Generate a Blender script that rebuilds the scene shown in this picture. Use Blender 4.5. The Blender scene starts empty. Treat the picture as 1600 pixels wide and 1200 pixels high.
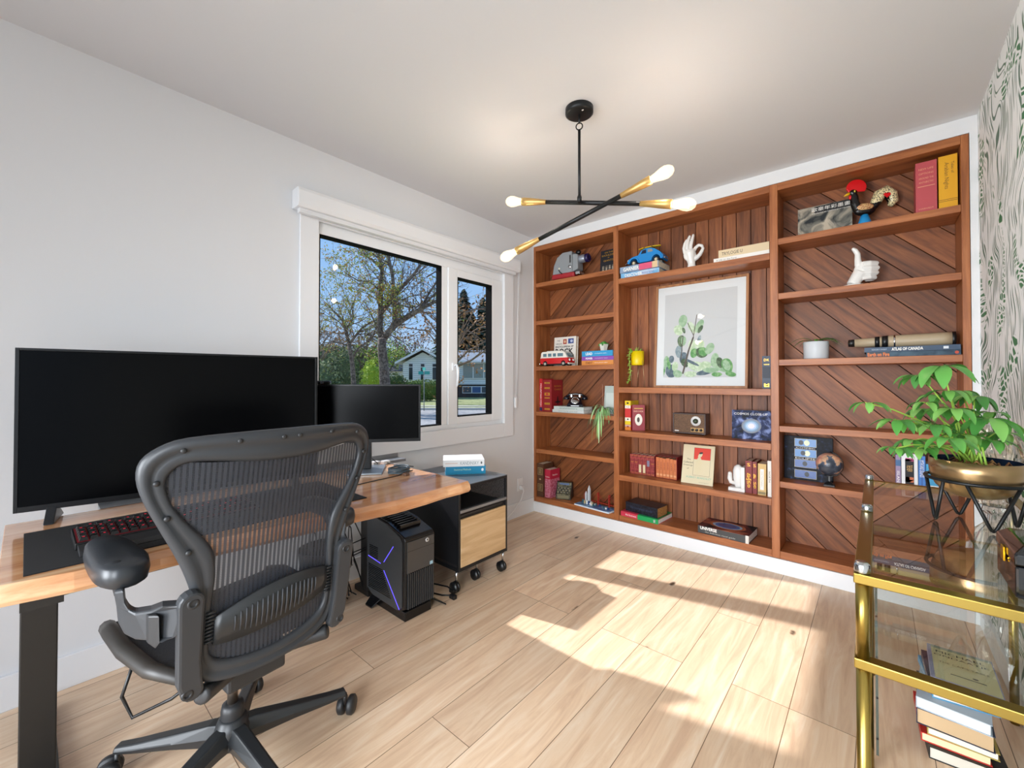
import bpy, bmesh, math, random
from mathutils import Vector, Matrix, Euler
scene = bpy.context.scene
COL = scene.collection
R = math.radians
random.seed(7)

# ------------------------------------------------------------------ camera, sky, sun, added fill lights, exposure
cam_data = bpy.data.cameras.new('camera')
cam = bpy.data.objects.new('camera', cam_data)
COL.objects.link(cam)
cam.location = (2.33, -2.98, 1.16)
cam.rotation_euler = (R(90.7), 0, R(40.9))
cam_data.sensor_fit = 'HORIZONTAL'
cam_data.sensor_width = 36
cam_data.lens = 36 * 658 / 1600
cam_data.shift_y = -0.00815
cam_data.clip_start = 0.03
cam_data.clip_end = 500
scene.camera = cam

world = bpy.data.worlds.new('sky')
scene.world = world
world.use_nodes = True
_n, _l = world.node_tree.nodes, world.node_tree.links
_n.clear()
w_out = _n.new('ShaderNodeOutputWorld'); w_bg = _n.new('ShaderNodeBackground')
w_tc = _n.new('ShaderNodeTexCoord'); w_sep = _n.new('ShaderNodeSeparateXYZ'); w_ramp = _n.new('ShaderNodeValToRGB')
_l.new(w_tc.outputs['Generated'], w_sep.inputs[0]); _l.new(w_sep.outputs['Z'], w_ramp.inputs['Fac'])
_l.new(w_ramp.outputs['Color'], w_bg.inputs['Color']); _l.new(w_bg.outputs[0], w_out.inputs['Surface'])
_e = w_ramp.color_ramp.elements
_e[0].position = 0.0; _e[0].color = (0.60, 0.74, 0.93, 1)
_e[1].position = 0.55; _e[1].color = (0.22, 0.44, 0.86, 1)
_x = _e.new(0.14); _x.color = (0.36, 0.58, 0.92, 1)
w_bg.inputs['Strength'].default_value = 0.92

sun_data = bpy.data.lights.new('sun', 'SUN')
sun_data.energy = 5.6
sun_data.angle = R(1.2)
sun_data.color = (1.0, 0.92, 0.92)
sun = bpy.data.objects.new('sun', sun_data)
COL.objects.link(sun)
sun.location = (-11, -2.5, 10)
sun.rotation_euler = Vector((1.108, 0.255, -1.0)).to_track_quat('-Z', 'Y').to_euler()

def area_light(name, loc, direction, sx, sy, power, color, spread=180):
    d = bpy.data.lights.new(name, 'AREA'); d.shape = 'RECTANGLE'; d.size = sx; d.size_y = sy
    d.energy = power; d.color = color; d.spread = R(spread)
    o = bpy.data.objects.new(name, d); COL.objects.link(o); o.location = loc
    o.rotation_euler = Vector(direction).to_track_quat('-Z', 'Y').to_euler()
    return o
# two added fill lights behind the camera, set at openings made for them
area_light('fill_light_rear', (0.80, -5.38, 1.0), (0.42, 1, -0.15), 1.3, 1.6, 44, (0.90, 0.95, 1.0), 95)
area_light('fill_light_side', (2.62, -4.75, 1.15), (-0.42, 1, -0.25), 1.2, 1.8, 24, (0.90, 0.95, 1.0), 80)

scene.view_settings.view_transform = 'Standard'
scene.view_settings.look = 'None'
scene.view_settings.exposure = 0.34
scene.view_settings.gamma = 1.0
scene.view_settings.use_curve_mapping = False

# ------------------------------------------------------------------ materials
def lin(h):
    h = h.lstrip('#')
    c = [int(h[i:i+2], 16) / 255 for i in (0, 2, 4)]
    return tuple(x / 12.92 if x <= 0.04045 else ((x + 0.055) / 1.055) ** 2.4 for x in c) + (1,)

MATS = {}
def mat(hexc, rough=0.6, metal=0.0, spec=0.5, name=None, emit=0, coat=0, bump=0, bscale=200, alpha=1):
    key = (hexc, rough, metal, spec, emit, coat, bump, bscale, alpha)
    if key in MATS: return MATS[key]
    m = bpy.data.materials.new(name or 'm_' + hexc.lstrip('#')); m.use_nodes = True
    b = m.node_tree.nodes['Principled BSDF']
    b.inputs['Base Color'].default_value = lin(hexc)
    b.inputs['Roughness'].default_value = rough
    b.inputs['Metallic'].default_value = metal
    b.inputs['Specular IOR Level'].default_value = spec
    b.inputs['Coat Weight'].default_value = coat
    b.inputs['Alpha'].default_value = alpha
    if emit:
        b.inputs['Emission Color'].default_value = lin(hexc); b.inputs['Emission Strength'].default_value = emit
    if bump:
        nt = m.node_tree
        no = nt.nodes.new('ShaderNodeTexNoise'); no.inputs['Scale'].default_value = bscale
        bu = nt.nodes.new('ShaderNodeBump'); bu.inputs['Strength'].default_value = bump; bu.inputs['Distance'].default_value = 0.002
        tc = nt.nodes.new('ShaderNodeTexCoord')
        nt.links.new(tc.outputs['Object'], no.inputs['Vector'])
        nt.links.new(no.outputs['Fac'], bu.inputs['Height']); nt.links.new(bu.outputs[0], b.inputs['Normal'])
    MATS[key] = m
    return m

def node_mat(name, rough=0.6, spec=0.5):
    m = bpy.data.materials.new(name); m.use_nodes = True
    nt = m.node_tree; b = nt.nodes['Principled BSDF']
    b.inputs['Roughness'].default_value = rough; b.inputs['Specular IOR Level'].default_value = spec
    return m, nt, b

def nd(nt, typ, **kw):
    n = nt.nodes.new(typ)
    for k, v in kw.items():
        if k in n.inputs: n.inputs[k].default_value = v
        else: setattr(n, k, v)
    return n

def ramp(nt, fac, stops, interp='LINEAR'):
    r = nt.nodes.new('ShaderNodeValToRGB'); r.color_ramp.interpolation = interp
    e = r.color_ramp.elements
    e[0].position = stops[0][0]; e[0].color = stops[0][1]
    e[1].position = stops[-1][0]; e[1].color = stops[-1][1]
    for p, c in stops[1:-1]:
        x = e.new(p); x.color = c
    nt.links.new(fac, r.inputs['Fac'])
    return r

def mixc(nt, a, b, fac, mode='MIX'):
    m = nt.nodes.new('ShaderNodeMix'); m.data_type = 'RGBA'; m.blend_type = mode
    for sock, v in ((m.inputs[6], a), (m.inputs[7], b), (m.inputs[0], fac)):
        if isinstance(v, bpy.types.NodeSocket): nt.links.new(v, sock)
        else: sock.default_value = v
    return m.outputs[2]

def wood(name, c_dark, c_mid, c_light, axis='X', rough=0.4, scale=1.0, knots=0.0, island=0.0, coat=0.0, spec=0.5):
    """streaky wood grain along one object axis, with optional knots and plank to plank variation"""
    m, nt, b = node_mat(name, rough, spec)
    b.inputs['Coat Weight'].default_value = coat
    tc = nd(nt, 'ShaderNodeTexCoord')
    mp = nd(nt, 'ShaderNodeMapping')
    s = {'X': (1.2, 14, 14), 'Y': (14, 1.2, 14), 'Z': (14, 14, 1.2), 'D1': (14, 14, 1.2), 'D2': (14, 14, 1.2)}[axis]
    src = tc.outputs['Object']
    if axis in ('D1', 'D2'):
        rot = nd(nt, 'ShaderNodeMapping'); rot.inputs['Rotation'].default_value = (0, R(-45 if axis == 'D1' else 45), 0)
        nt.links.new(src, rot.inputs[0]); src = rot.outputs[0]
    mp.inputs['Scale'].default_value = tuple(v * scale for v in s)
    geo = nd(nt, 'ShaderNodeNewGeometry')
    add = nd(nt, 'ShaderNodeVectorMath', operation='MULTIPLY_ADD')
    comb = nd(nt, 'ShaderNodeCombineXYZ')
    nt.links.new(geo.outputs['Random Per Island'], comb.inputs[0]); nt.links.new(geo.outputs['Random Per Island'], comb.inputs[2])
    nt.links.new(comb.outputs[0], add.inputs[0]); add.inputs[1].default_value = (7, 0, 5)
    nt.links.new(src, add.inputs[2]); nt.links.new(add.outputs[0], mp.inputs[0])
    n1 = nd(nt, 'ShaderNodeTexNoise', Scale=2.2, Detail=8.0, Roughness=0.62, Distortion=0.6)
    nt.links.new(mp.outputs[0], n1.inputs['Vector'])
    r = ramp(nt, n1.outputs['Fac'], [(0.30, lin(c_dark)), (0.52, lin(c_mid)), (0.72, lin(c_light))])
    col = r.outputs[0]
    if island:
        mm = nd(nt, 'ShaderNodeMapRange'); mm.inputs[3].default_value = 1 - island; mm.inputs[4].default_value = 1 + island
        nt.links.new(geo.outputs['Random Per Island'], mm.inputs[0])
        hv = nd(nt, 'ShaderNodeHueSaturation'); nt.links.new(mm.outputs[0], hv.inputs['Value']); nt.links.new(col, hv.inputs['Color'])
        col = hv.outputs[0]
    if knots:
        vo = nd(nt, 'ShaderNodeTexVoronoi', Scale=4.6); nt.links.new(add.outputs[0], vo.inputs['Vector'])
        kr = ramp(nt, vo.outputs['Distance'], [(0.02, (1, 1, 1, 1)), (0.10, (0, 0, 0, 1))])
        mk = nd(nt, 'ShaderNodeMath', operation='MULTIPLY'); mk.inputs[1].default_value = knots
        nt.links.new(kr.outputs[0], mk.inputs[0])
        dk = tuple(v * 0.25 for v in lin(c_dark)[:3]) + (1,)
        col = mixc(nt, col, dk, mk.outputs[0])
    nt.links.new(col, b.inputs['Base Color'])
    b.inputs['Coat Roughness'].default_value = 0.06
    bu = nd(nt, 'ShaderNodeBump', Strength=0.12, Distance=0.002)
    nt.links.new(n1.outputs['Fac'], bu.inputs['Height']); nt.links.new(bu.outputs[0], b.inputs['Normal'])
    return m

def speckle(name, a, b_, scale=30, rough=0.5, lo=0.4, hi=0.6, detail=6, metal=0, voro=False):
    m, nt, b = node_mat(name, rough); b.inputs['Metallic'].default_value = metal
    tc = nd(nt, 'ShaderNodeTexCoord')
    no = nd(nt, 'ShaderNodeTexVoronoi', Scale=scale) if voro else nd(nt, 'ShaderNodeTexNoise', Scale=scale, Detail=float(detail))
    nt.links.new(tc.outputs['Object'], no.inputs['Vector'])
    r = ramp(nt, no.outputs[0] if not voro else no.outputs['Distance'], [(lo, lin(a)), (hi, lin(b_))])
    nt.links.new(r.outputs[0], b.inputs['Base Color'])
    return m

def glass_mat(name, tint=(1, 1, 1, 1), glossy=0.08, rough=0.0):
    m = bpy.data.materials.new(name); m.use_nodes = True
    nt = m.node_tree; nt.nodes.clear()
    out = nd(nt, 'ShaderNodeOutputMaterial'); mx = nd(nt, 'ShaderNodeMixShader')
    tr = nd(nt, 'ShaderNodeBsdfTransparent'); tr.inputs[0].default_value = tint
    gl = nd(nt, 'ShaderNodeBsdfGlossy'); gl.inputs['Roughness'].default_value = rough
    fr = nd(nt, 'ShaderNodeFresnel'); fr.inputs[0].default_value = 1.45
    ml = nd(nt, 'ShaderNodeMath', operation='MULTIPLY'); ml.inputs[1].default_value = glossy / 0.04
    ml.use_clamp = True
    ge = nd(nt, 'ShaderNodeNewGeometry'); iv = nd(nt, 'ShaderNodeMath', operation='SUBTRACT'); iv.inputs[0].default_value = 1.0
    nt.links.new(ge.outputs['Backfacing'], iv.inputs[1]); m2 = nd(nt, 'ShaderNodeMath', operation='MULTIPLY')
    nt.links.new(fr.outputs[0], ml.inputs[0]); nt.links.new(ml.outputs[0], m2.inputs[0]); nt.links.new(iv.outputs[0], m2.inputs[1]); nt.links.new(m2.outputs[0], mx.inputs[0])
    nt.links.new(tr.outputs[0], mx.inputs[1]); nt.links.new(gl.outputs[0], mx.inputs[2])
    nt.links.new(mx.outputs[0], out.inputs[0])
    return m

# ------------------------------------------------------------------ mesh building
class MB:
    def __init__(self):
        self.bm = bmesh.new(); self.mats = []; self.M = Matrix()
    def mi(self, m):
        if m not in self.mats: self.mats.append(m)
        return self.mats.index(m)
    def add(self, verts, faces, m, smooth=False):
        i = self.mi(m)
        vs = [self.bm.verts.new(self.M @ Vector(v)) for v in verts]
        for f in faces:
            try:
                fc = self.bm.faces.new([vs[k] for k in f]); fc.material_index = i; fc.smooth = smooth
            except ValueError: pass
        return vs
    def box(self, x0, x1, y0, y1, z0, z1, m, T=None):
        v = [(x, y, z) for z in (z0, z1) for y in (y0, y1) for x in (x0, x1)]
        if T is not None: v = [T @ Vector(p) for p in v]
        self.add(v, [(0, 2, 3, 1), (4, 5, 7, 6), (0, 1, 5, 4), (2, 6, 7, 3), (0, 4, 6, 2), (1, 3, 7, 5)], m)
        return self
    def poly(self, pts, m):
        self.add(pts, [tuple(range(len(pts)))], m); return self
    def prism(self, pts, vec, m, smooth=False):
        """extrude a planar polygon (list of 3-D points) by vec"""
        n = len(pts); vec = Vector(vec)
        v = [Vector(p) for p in pts] + [Vector(p) + vec for p in pts]
        f = [tuple(range(n))[::-1], tuple(range(n, 2 * n))] + [(i, (i + 1) % n, n + (i + 1) % n, n + i) for i in range(n)]
        self.add(v, f, m, smooth); return self
    def rings(self, rings, m, close=False, caps=True, smooth=True):
        n = len(rings[0]); v = [p for r in rings for p in r]; f = []
        k = len(rings)
        for a in range(k if close else k - 1):
            b = (a + 1) % k
            for i in range(n): f.append((a * n + i, a * n + (i + 1) % n, b * n + (i + 1) % n, b * n + i))
        if caps and not close: f += [tuple(range(n))[::-1], tuple(range((k - 1) * n, k * n))]
        self.add(v, f, m, smooth); return self
    def lathe(self, prof, m, c=(0, 0, 0), axis='Z', seg=24, smooth=True, T=None, caps=True):
        """prof: list of (radius, height)"""
        rr = []
        for r, h in prof:
            ring = []
            for i in range(seg):
                a = 2 * math.pi * i / seg; x, y = r * math.cos(a), r * math.sin(a)
                p = {'Z': (x, y, h), 'X': (h, x, y), 'Y': (y, h, x)}[axis]
                p = Vector(p)
                if T is not None: p = T @ p
                ring.append(p + Vector(c))
            rr.append(ring)
        return self.rings(rr, m, smooth=smooth, caps=caps)
    def tube(self, pts, r, m, seg=8, close=False, smooth=True):
        pts = [Vector(p) for p in pts]; n = len(pts); rr = []
        rad = r if isinstance(r, (list, tuple)) else [r] * n
        prev = None
        for i, p in enumerate(pts):
            if close: t = pts[(i + 1) % n] - pts[i - 1]
            else: t = pts[min(i + 1, n - 1)] - pts[max(i - 1, 0)]
            t = t.normalized() if t.length > 1e-9 else Vector((0, 0, 1))
            if prev is None:
                a = Vector((0, 0, 1)) if abs(t.z) < 0.9 else Vector((1, 0, 0))
                u = t.cross(a).normalized()
            else:
                u = (prev - t * prev.dot(t)); u = u.normalized() if u.length > 1e-6 else t.orthogonal().normalized()
            prev = u; w = t.cross(u)
            rr.append([p + rad[i] * (math.cos(2 * math.pi * k / seg) * u + math.sin(2 * math.pi * k / seg) * w) for k in range(seg)])
        return self.rings(rr, m, close=close, smooth=smooth)
    def ball(self, c, r, m, seg=16, rn=10, T=None):
        if not isinstance(r, (list, tuple)): r = (r, r, r)
        rr = []
        for j in range(1, rn):
            ph = math.pi * j / rn
            ring = [Vector((r[0] * math.sin(ph) * math.cos(2 * math.pi * i / seg), r[1] * math.sin(ph) * math.sin(2 * math.pi * i / seg), -r[2] * math.cos(ph))) for i in range(seg)]
            if T is not None: ring = [T @ p for p in ring]
            rr.append([p + Vector(c) for p in ring])
        return self.rings(rr, m)
    def build(self, name, parent=None, bevel=0, label=None, mods=None, recalc=True, sub=0):
        if recalc: bmesh.ops.recalc_face_normals(self.bm, faces=self.bm.faces)
        me = bpy.data.meshes.new(name); self.bm.to_mesh(me); self.bm.free()
        for m in self.mats: me.materials.append(m)
        o = bpy.data.objects.new(name, me); COL.objects.link(o)
        if parent is not None: o.parent = parent
        if label: o['label'] = label
        if bevel:
            b = o.modifiers.new('bevel', 'BEVEL'); b.width = bevel; b.segments = 2; b.limit_method = 'ANGLE'; b.angle_limit = R(40)
            b.harden_normals = False
        if sub:
            s = o.modifiers.new('sub', 'SUBSURF'); s.levels = sub; s.render_levels = sub
        if mods: mods(o)
        return o

def tag(o, label, cat, group=None):
    o['label'] = label; o['category'] = cat
    if group: o['group'] = group
    return o
def thing(name, label, cat, loc=(0, 0, 0), rot=(0, 0, 0), group=None):
    o = bpy.data.objects.new(name, None); COL.objects.link(o); o.empty_display_size = 0.05
    o.location = loc; o.rotation_euler = rot
    return tag(o, label, cat, group)
def struct(o):
    o['kind'] = 'structure'; return o
def copy_tree(o, parent=None):
    c = o.copy(); COL.objects.link(c)
    if parent is not None: c.parent = parent
    for ch in list(o.children): copy_tree(ch, c)
    return c
def remesh(voxel, smooth=4):
    def f(o):
        r = o.modifiers.new('remesh', 'REMESH'); r.mode = 'VOXEL'; r.voxel_size = voxel; r.use_smooth_shade = True
        s = o.modifiers.new('smooth', 'SMOOTH'); s.iterations = smooth; s.factor = 0.5
    return f

_text_cache = {}
def text_geo(s, bold=False):
    """flat triangulated outlines of a string, fitted to the unit box: returns verts, faces, aspect"""
    if (s, bold) in _text_cache: return _text_cache[(s, bold)]
    cu = bpy.data.curves.new('lettering', 'FONT'); cu.body = s; cu.resolution_u = 2
    if bold: cu.offset = 0.03
    o = bpy.data.objects.new('lettering', cu); COL.objects.link(o)
    bpy.context.view_layer.update()
    dg = bpy.context.evaluated_depsgraph_get()
    me = bpy.data.meshes.new_from_object(o.evaluated_get(dg))
    vs = [v.co.copy() for v in me.vertices]; fs = [tuple(p.vertices) for p in me.polygons]
    bpy.data.objects.remove(o); bpy.data.curves.remove(cu); bpy.data.meshes.remove(me)
    if not vs: return [], [], 1
    x0, x1 = min(v.x for v in vs), max(v.x for v in vs); y0, y1 = min(v.y for v in vs), max(v.y for v in vs)
    vs = [((v.x - x0) / (x1 - x0) - 0.5, (v.y - y0) / (y1 - y0) - 0.5) for v in vs]
    _text_cache[(s, bold)] = (vs, fs, (x1 - x0) / (y1 - y0))
    return _text_cache[(s, bold)]
def put_text(mb, s, c, adv, up, w, h, m, bold=False):
    """letters centred on c, running along adv, w wide and h high"""
    vs, fs, asp = text_geo(s, bold)
    c, adv, up = Vector(c), Vector(adv).normalized(), Vector(up).normalized()
    mb.add([c + adv * (x * w) + up * (y * h) for x, y in vs], fs, m)
def put_rect(mb, c, adv, up, w, h, m):
    c, a, u = Vector(c), Vector(adv).normalized() * w / 2, Vector(up).normalized() * h / 2
    mb.poly([c - a - u, c + a - u, c + a + u, c - a + u], m)
def put_disc(mb, c, adv, up, w, h, m, n=20):
    c, a, u = Vector(c), Vector(adv).normalized() * w / 2, Vector(up).normalized() * h / 2
    mb.poly([c + a * math.cos(2 * math.pi * i / n) + u * math.sin(2 * math.pi * i / n) for i in range(n)], m)

# ------------------------------------------------------------------ room shell
RW, RH, RB = 2.705, 2.44, -5.4     # width, height, y of the rear wall
paint = mat('#e0e1e3', 0.75, bump=0.05, bscale=300, name='white_wall_paint')
ceil_paint = mat('#d6d7da', 0.85, name='ceiling_paint')
trim_white = mat('#e9eaec', 0.4, name='white_trim')
pvc = mat('#eef0f2', 0.3, name='white_vinyl')

def floor_material():
    m, nt, b = node_mat('oak_floor', 0.36)
    tc = nd(nt, 'ShaderNodeTexCoord')
    br = nd(nt, 'ShaderNodeTexBrick', Scale=1.0)
    br.offset = 0.37; br.offset_frequency = 3; br.squash = 1
    br.inputs['Brick Width'].default_value = 1.35; br.inputs['Row Height'].default_value = 0.185
    br.inputs['Mortar Size'].default_value = 0.0012; br.inputs['Mortar Smooth'].default_value = 0.2
    br.inputs['Color1'].default_value = (0, 0, 0, 1); br.inputs['Color2'].default_value = (1, 1, 1, 1); br.inputs['Mortar'].default_value = (0.5, 0.5, 0.5, 1)
    rot = nd(nt, 'ShaderNodeMapping'); rot.inputs['Rotation'].default_value = (0, 0, R(90)); rot.inputs['Location'].default_value = (0.15, -0.051, 0)
    nt.links.new(tc.outputs['Object'], rot.inputs[0]); nt.links.new(rot.outputs[0], br.inputs['Vector'])
    sep = nd(nt, 'ShaderNodeSeparateColor'); nt.links.new(br.outputs['Color'], sep.inputs[0])
    off = nd(nt, 'ShaderNodeCombineXYZ')
    mu = nd(nt, 'ShaderNodeMath', operation='MULTIPLY'); mu.inputs[1].default_value = 9.0
    nt.links.new(sep.outputs[0], mu.inputs[0]); nt.links.new(mu.outputs[0], off.inputs[0]); nt.links.new(mu.outputs[0], off.inputs[1])
    ad = nd(nt, 'ShaderNodeVectorMath', operation='ADD'); nt.links.new(rot.outputs[0], ad.inputs[0]); nt.links.new(off.outputs[0], ad.inputs[1])
    mp = nd(nt, 'ShaderNodeMapping'); mp.inputs['Scale'].default_value = (1.6, 16, 1); nt.links.new(ad.outputs[0], mp.inputs[0])
    n1 = nd(nt, 'ShaderNodeTexNoise', Scale=1.6, Detail=9.0, Roughness=0.6, Distortion=1.2); nt.links.new(mp.outputs[0], n1.inputs['Vector'])
    r1 = ramp(nt, n1.outputs['Fac'], [(0.3, lin('#d2b092')), (0.5, lin('#e2c4a4')), (0.72, lin('#ecd7be'))])
    hv = nd(nt, 'ShaderNodeHueSaturation')
    mr = nd(nt, 'ShaderNodeMapRange'); mr.inputs[3].default_value = 0.90; mr.inputs[4].default_value = 1.08
    nt.links.new(sep.outputs[0], mr.inputs[0]); nt.links.new(mr.outputs[0], hv.inputs['Value']); nt.links.new(r1.outputs[0], hv.inputs['Color'])
    # knots
    mk = nd(nt, 'ShaderNodeMapping'); mk.inputs['Scale'].default_value = (1.5, 3.2, 1); nt.links.new(ad.outputs[0], mk.inputs[0])
    vo = nd(nt, 'ShaderNodeTexVoronoi', Scale=1.25); nt.links.new(mk.outputs[0], vo.inputs['Vector'])
    nk = nd(nt, 'ShaderNodeTexNoise', Scale=40.0, Detail=4.0); nt.links.new(tc.outputs['Object'], nk.inputs['Vector'])
    sub = nd(nt, 'ShaderNodeMath', operation='MULTIPLY_ADD'); sub.inputs[1].default_value = 0.07
    nt.links.new(nk.outputs['Fac'], sub.inputs[0]); nt.links.new(vo.outputs['Distance'], sub.inputs[2])
    kr = ramp(nt, sub.outputs[0], [(0.066, (1, 1, 1, 1)), (0.105, (0, 0, 0, 1))])
    col = mixc(nt, hv.outputs[0], lin('#4a3828'), kr.outputs[0])
    col = mixc(nt, col, lin('#6b4f35'), br.outputs['Fac'])
    nt.links.new(col, b.inputs['Base Color'])
    bu = nd(nt, 'ShaderNodeBump', Strength=0.15, Distance=0.002); nt.links.new(n1.outputs['Fac'], bu.inputs['Height'])
    nt.links.new(bu.outputs[0], b.inputs['Normal'])
    return m

def wallpaper_material():
    """white paper printed with thin grey green strokes and narrow fern like leaves"""
    m, nt, b = node_mat('fern_wallpaper', 0.7)
    tc = nd(nt, 'ShaderNodeTexCoord')
    base = lin('#f1f3f3')
    # swirling long strokes
    sw = nd(nt, 'ShaderNodeTexNoise', Scale=2.6, Detail=1.0)
    nt.links.new(tc.outputs['Object'], sw.inputs['Vector'])
    sub = nd(nt, 'ShaderNodeVectorMath', operation='MULTIPLY_ADD')
    nt.links.new(sw.outputs['Color'], sub.inputs[0]); sub.inputs[1].default_value = (0, 0.50, 0.30); nt.links.new(tc.outputs['Object'], sub.inputs[2])
    mp = nd(nt, 'ShaderNodeMapping'); mp.inputs['Scale'].default_value = (1, 62, 5.0); nt.links.new(sub.outputs[0], mp.inputs[0])
    n2 = nd(nt, 'ShaderNodeTexVoronoi', Scale=1.0); n2.feature = 'DISTANCE_TO_EDGE'; nt.links.new(mp.outputs[0], n2.inputs['Vector'])
    s1 = ramp(nt, n2.outputs['Distance'], [(0.17, (0, 0, 0, 1)), (0.24, (1, 1, 1, 1))])
    # leaf clusters of short slanted strokes
    vl = nd(nt, 'ShaderNodeTexNoise', Scale=5.5, Detail=0.0); nt.links.new(tc.outputs['Object'], vl.inputs['Vector'])
    lm = ramp(nt, vl.outputs['Fac'], [(0.60, (0, 0, 0, 1)), (0.63, (1, 1, 1, 1))])
    r2 = nd(nt, 'ShaderNodeMapping'); r2.inputs['Rotation'].default_value = (R(38), 0, 0); r2.inputs['Scale'].default_value = (1, 16, 44)
    nt.links.new(sub.outputs[0], r2.inputs[0])
    v3 = nd(nt, 'ShaderNodeTexVoronoi', Scale=1.0); v3.feature = 'DISTANCE_TO_EDGE'; nt.links.new(r2.outputs[0], v3.inputs['Vector'])
    s2 = ramp(nt, v3.outputs['Distance'], [(0.10, (0, 0, 0, 1)), (0.16, (1, 1, 1, 1))])
    c1 = mixc(nt, base, lin('#5f7a6b'), s1.outputs[0])
    c2 = mixc(nt, base, lin('#3f7a50'), s2.outputs[0])
    col = mixc(nt, c1, c2, lm.outputs[0])
    nt.links.new(col, b.inputs['Base Color'])
    return m

T = 0.12
b = MB(); b.box(-T, RW + T, RB - T, 0.36, -0.12, 0, floor_material()); struct(b.build('floor'))
b = MB(); b.box(-T, RW + T, RB - T, 0.36, RH, RH + 0.12, ceil_paint); struct(b.build('ceiling'))
# left wall with the window opening
WY0, WY1, WZ0, WZ1 = -1.94, -0.40, 0.80, 2.055
b = MB()
b.box(-T, 0, RB, WY0, 0, RH, paint); b.box(-T, 0, WY1, 0.36, 0, RH, paint)
b.box(-T, 0, WY0, WY1, 0, WZ0, paint); b.box(-T, 0, WY0, WY1, WZ1, RH, paint)
struct(b.build('wall_left'))
wp = wallpaper_material()
b = MB(); b.box(RW, RW + T, -3.7, 0.36, 0, RH, wp); b.box(RW, RW + T, RB, -5.2, 0, RH, wp); b.box(RW, RW + T, -5.2, -3.7, 2.2, RH, wp); b.box(RW, RW + T, -5.2, -3.7, 0, 0.14, wp); struct(b.build('wall_right'))  # opening behind the camera is added to go with the side fill light
# back wall: alcove that holds the built-in bookcase
b = MB()
b.box(0, RW, 0.0, 0.36, 2.362, RH, paint); b.box(0, 0.004, 0, 0.36, 0, 2.362, paint)
b.box(2.678, RW, 0.0, 0.36, 0, 2.362, paint); b.box(0.004, 2.678, 0.262, 0.36, 0, 2.362, paint)
b.box(0.004, 2.678, 0.012, 0.262, 0, 0.086, paint)
struct(b.build('wall_back'))
b = MB(); b.box(0.0, RW, -0.006, 0.012, 0, 0.088, trim_white); struct(b.build('baseboard_back', bevel=0.002))
b = MB(); b.box(0.0, 0.014, RB, -0.006, 0, 0.122, trim_white); struct(b.build('baseboard_left', bevel=0.002))
b = MB(); b.box(RW - 0.014, RW, RB, -0.006, 0, 0.10, trim_white); struct(b.build('baseboard_right', bevel=0.002))
# rear wall behind the camera, opening added to go with the rear fill light
b = MB()
b.box(0, 0.1, RB - T, RB, 0, RH, paint); b.box(1.5, RW, RB - T, RB, 0, RH, paint); b.box(0.1, 1.5, RB - T, RB, 1.9, RH, paint); b.box(0.1, 1.5, RB - T, RB, 0, 0.14, paint)
struct(b.build('wall_rear'))

# ------------------------------------------------------------------ window
win = thing('window_1', 'white vinyl window with a wide fixed pane and a narrow opening sash', 'window', (0, -1.17, 0.8))
win['kind'] = 'structure'
win_glass = glass_mat('window_glass', (0.93, 0.95, 0.95, 1), 0.035)
seal = mat('#0b0c0d', 0.9, spec=.1, name='black_window_seal')
def rect_frame(mb, y0, y1, z0, z1, t, x0, x1, m):
    """frame in the YZ plane, t = (left, right, bottom, top) member widths"""
    l, r, bt, tp = t
    mb.box(x0, x1, y0, y0 + l, z0, z1, m); mb.box(x0, x1, y1 - r, y1, z0, z1, m)
    mb.box(x0, x1, y0 + l, y1 - r, z0, z0 + bt, m); mb.box(x0, x1, y0 + l, y1 - r, z1 - tp, z1, m)
O = Vector((0, -1.17, 0.8))
def wl(mb): mb.M = Matrix.Translation(-O); return mb
b = wl(MB()); rect_frame(b, WY0, WY1, WZ0, WZ1, (0.026, 0.02, 0.045, 0.075), -0.066, -0.012, pvc)
b.box(-0.066, -0.012, -1.043, -0.99, WZ0 + 0.045, WZ1 - 0.075, pvc)
b.build('frame', win, bevel=0.003)
b = wl(MB()); rect_frame(b, -0.988, -0.422, 0.842, 1.982, (0.088, 0.112, 0.053, 0.056), -0.066, -0.002, pvc)
b.build('sash', win, bevel=0.004)
b = wl(MB()); rect_frame(b, -1.916, -1.043, 0.845, 1.980, (0.006, 0.006, 0.006, 0.006), -0.067, -0.0125, seal); b.build('glass_seal', win)
b = wl(MB()); rect_frame(b, -0.90, -0.534, 0.895, 1.926, (0.006, 0.006, 0.006, 0.006), -0.067, -0.0025, seal); b.build('glass_seal', win)
b = wl(MB()); b.box(-0.060, -0.054, -1.915, -1.044, 0.846, 1.979, win_glass); b.build('pane', win)
b = wl(MB()); b.box(-0.055, -0.049, -0.899, -0.535, 0.896, 1.925, win_glass); b.build('pane', win)
b = wl(MB())
b.box(-0.002, 0.008, -0.952, -0.922, 1.235, 1.29, pvc)
b.tube([(0.006, -0.937, 1.27), (0.03, -0.937, 1.275), (0.042, -0.937, 1.25), (0.044, -0.937, 1.19), (0.036, -0.937, 1.13), (0.030, -0.937, 1.115)], [0.009, 0.009, 0.010, 0.009, 0.008, 0.005], pvc, 10)
b.build('handle', win)
# casing around the window
b = MB()
b.box(0, 0.018, -2.03, WY0 + 0.008, 0.70, 2.08, trim_white); b.box(0, 0.018, WY1 - 0.004, -0.29, 0.70, 2.08, trim_white)
b.box(0, 0.018, WY0 + 0.008, WY1 - 0.004, 2.04, 2.08, trim_white); b.box(0, 0.018, WY0 + 0.008, WY1 - 0.004, 0.70, 0.812, trim_white)
struct(b.build('trim_1', bevel=0.002))

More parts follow.
